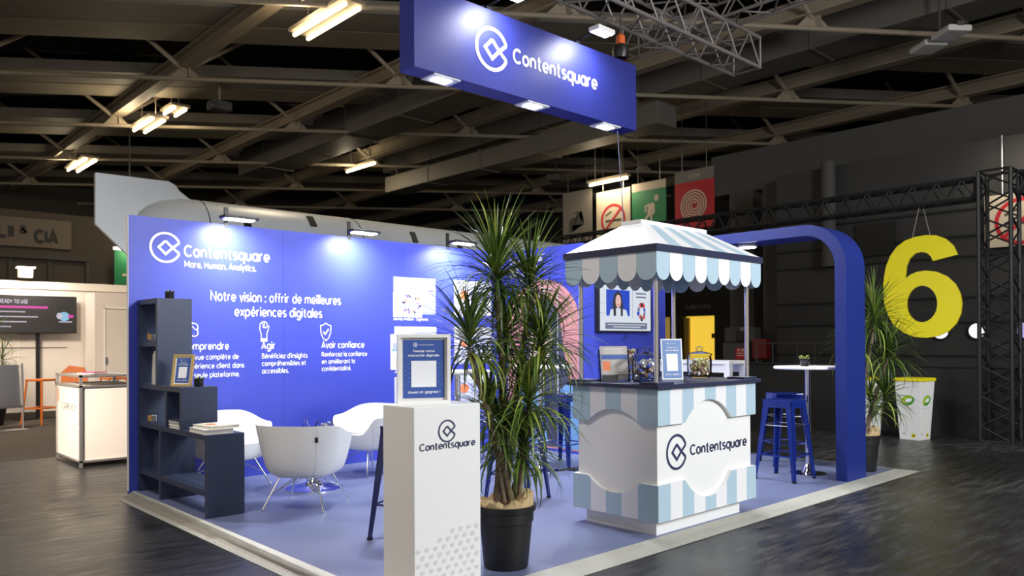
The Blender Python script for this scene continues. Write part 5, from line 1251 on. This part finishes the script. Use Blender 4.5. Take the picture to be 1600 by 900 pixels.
mb = MB(); pts = [(-.18, .19, .75), (-.19, .22, .90), (-.14, .25, 1.02), (.06, .25, 1.05), (.16, .23, .95), (.17, .20, .75)]
mb.prism([(a, c) for a, b_, c in pts], (0, .19, 0), X, Z, -.03, ORANGE); mb.build('backrest', t)
for sx in (-1, 1):
    for sy in (-1, 1): mb = MB(); mb.tube([(sx*.16, sy*.16, .73), (sx*.21, sy*.21, 0)], .015, ORANGE, 8); mb.build('leg', t)
# steel leaflet stand and dim plant at the left edge
q = at(8, 668, 2, FZ)
t = thing('leaflet_stand', 'brushed steel leaflet stand at the left edge in front of a dim plant', 'stand', (.36, 6.9, FZ), .2)
mb = MB(); mb.box((-.32, .02, .36), (.13, .05, 1.05), STEEL, T=Matrix.Rotation(-.12, 4, 'X')); mb.box((-.32, -.04, .36), (.13, .02, .40), STEEL, T=Matrix.Rotation(-.12, 4, 'X')); mb.build('panel', t)
mb = MB(); mb.tube([(.14, .0, .02), (.16, .10, 1.06)], .016, STEEL, 8); mb.build('upright', t)
mb = MB(); mb.box((-.30, -.16, 0), (.19, .16, .02), STEEL, bev=.004); mb.build('base', t)
palm('dim potted dracaena at the left edge by the neighbouring television', .28, 8.0, [(0, 0, 1.55, 46, .5, 70, 84), (.1, -.1, 1.1, 44, .48, 75, 70), (-.1, .1, .95, 44, .45, 70, 66), (.12, .05, .75, 36, .40, 50, 70)], [([(0, 0, .3), (0, 0, .9), (0, 0, 1.52)], .02, .016), ([(.05, -.05, .3), (.1, -.1, .7), (.1, -.1, 1.08)], .018, .015), ([(-.05, .05, .3), (-.1, .1, .6), (-.1, .1, .93)], .018, .015), ([(.07, .03, .3), (.12, .05, .5), (.12, .05, .73)], .014, .012)], 31, rimr=.2, h=.42)
bpy.data.objects[[o.name for o in COL.objects if o.name.startswith('potted_dracaena')][-1]].location.z = FZ
# dim shop sign and green exit banner farther back
t = thing('shop_sign', 'dim board lettered LI & CIA over a dark facade in the far left', 'sign', (1.6, 16, 3.9))
mb = MB(); mb.box((-3, 0, 0), (1.75, .08, .75), mat('dim_board', (.13, .105, .08), .7)); mb.build('board', t)
SP = mat('shop_letter_black', (.012, .010, .010), .6)
mb = MB(); mb.text('LI', (-.02, -.004, .21), X, Z, SP, width=.44, height=.32, bold=.035); mb.text('&', (.53, -.004, .34), X, Z, SP, width=.20, height=.20, bold=.03); mb.text('CIA', (.86, -.004, .12), X, Z, SP, width=.58, height=.34, bold=.035)
mb.build('lettering', t)
mb = MB(); mb.box((-3, -.05, -.30), (2.2, .1, -.22), CONCRETE); mb.box((2.1, -.02, -2.2), (2.2, .08, -.2), CONCRETE); mb.box((1.2, .02, -2.2), (1.28, .08, -.3), CONCRETE); mb.box((.3, .02, -2.2), (.38, .08, -.3), CONCRETE); mb.box((-3, .08, -3.93), (3.4, .14, .95), HALLBROWN); mb.build('facade', t)
t = thing('safety_banner', 'green hanging banner with a running figure under a lit tube, far left', 'sign', (4.68, 15.5, 2.95))
mb = MB(); mb.box((-.40, -.01, 0), (.40, .01, .98), GREEN); mb.build('panel', t)
mb = MB(); runner(mb, (.12, -.014, 0), X, Z); mb.build('pictogram', t)
mb = MB(); mb.box((-.42, -.08, .98), (.10, .02, 1.05), LEDSOFT); mb.build('tube', t)
mb = MB(); mb.box((-.02, -.01, 1.05), (.02, .01, 5.45), CONCRETE); mb.build('hanger', t)
area('exit_light', (0, -.25, 1.0), (0, .0, .3), 8, .4, (1, .8, .5), parent=t)

# ------------------------------------------------------------------ details that belong to a part
def kids(o, nm): return sorted([c for c in o.children if c.name.split('.')[0] == nm], key=lambda c: c.name)
NEST = {'tub_chair': (('seam', 'shell'), ('tag', 'shell')), 'recycling_bin': (('printed_mark', 'bin_body'),), 'kiosk': (('emblem', 'counter_body'), ('lettering', 'counter_body')),
        'podium': (('lettering', 'podium_body'), ('emblem', 'podium_body'), ('emblem_pattern', 'podium_body')), 'hanging_sign': (('emblem', 'sign_box'), ('lettering', 'sign_box')),
        'safety_banner': (('pictogram', 'panel'), ('lettering', 'panel')), 'photo_frame': (('printed_sheet', 'mount'),), 'table_sign': (('printed_sheet', 'board'),), 'candle_glass': (('paper_label', 'glass_cup'),),
        'leaflet_holder': (('leaflet_cover', 'leaflet_stack'),), 'arm_floodlight': (('led_panel', 'lamp_head'),), 'wall_television': (('screen', 'housing'),), 'stand_television': (('screen', 'housing'),), 'model_aircraft_hull': (('hatch', 'hull'), ('panel_seam', 'hull')), 'display_counter': (('lettering', 'panels'),)}
for o in list(COL.objects):
    b_ = o.name.split('.')[0]
    for c_, p_ in NEST.get(b_, ()):
        P = kids(o, p_)
        if P:
            for c in kids(o, c_): c.parent = P[0]
    if b_ == 'bar_stool':
        for c, p in zip(kids(o, 'foot_cap'), kids(o, 'leg')): c.parent = p
    if b_ == 'potted_dracaena':
        for c, p in zip(kids(o, 'leaf_crown'), kids(o, 'trunk')): c.parent = p
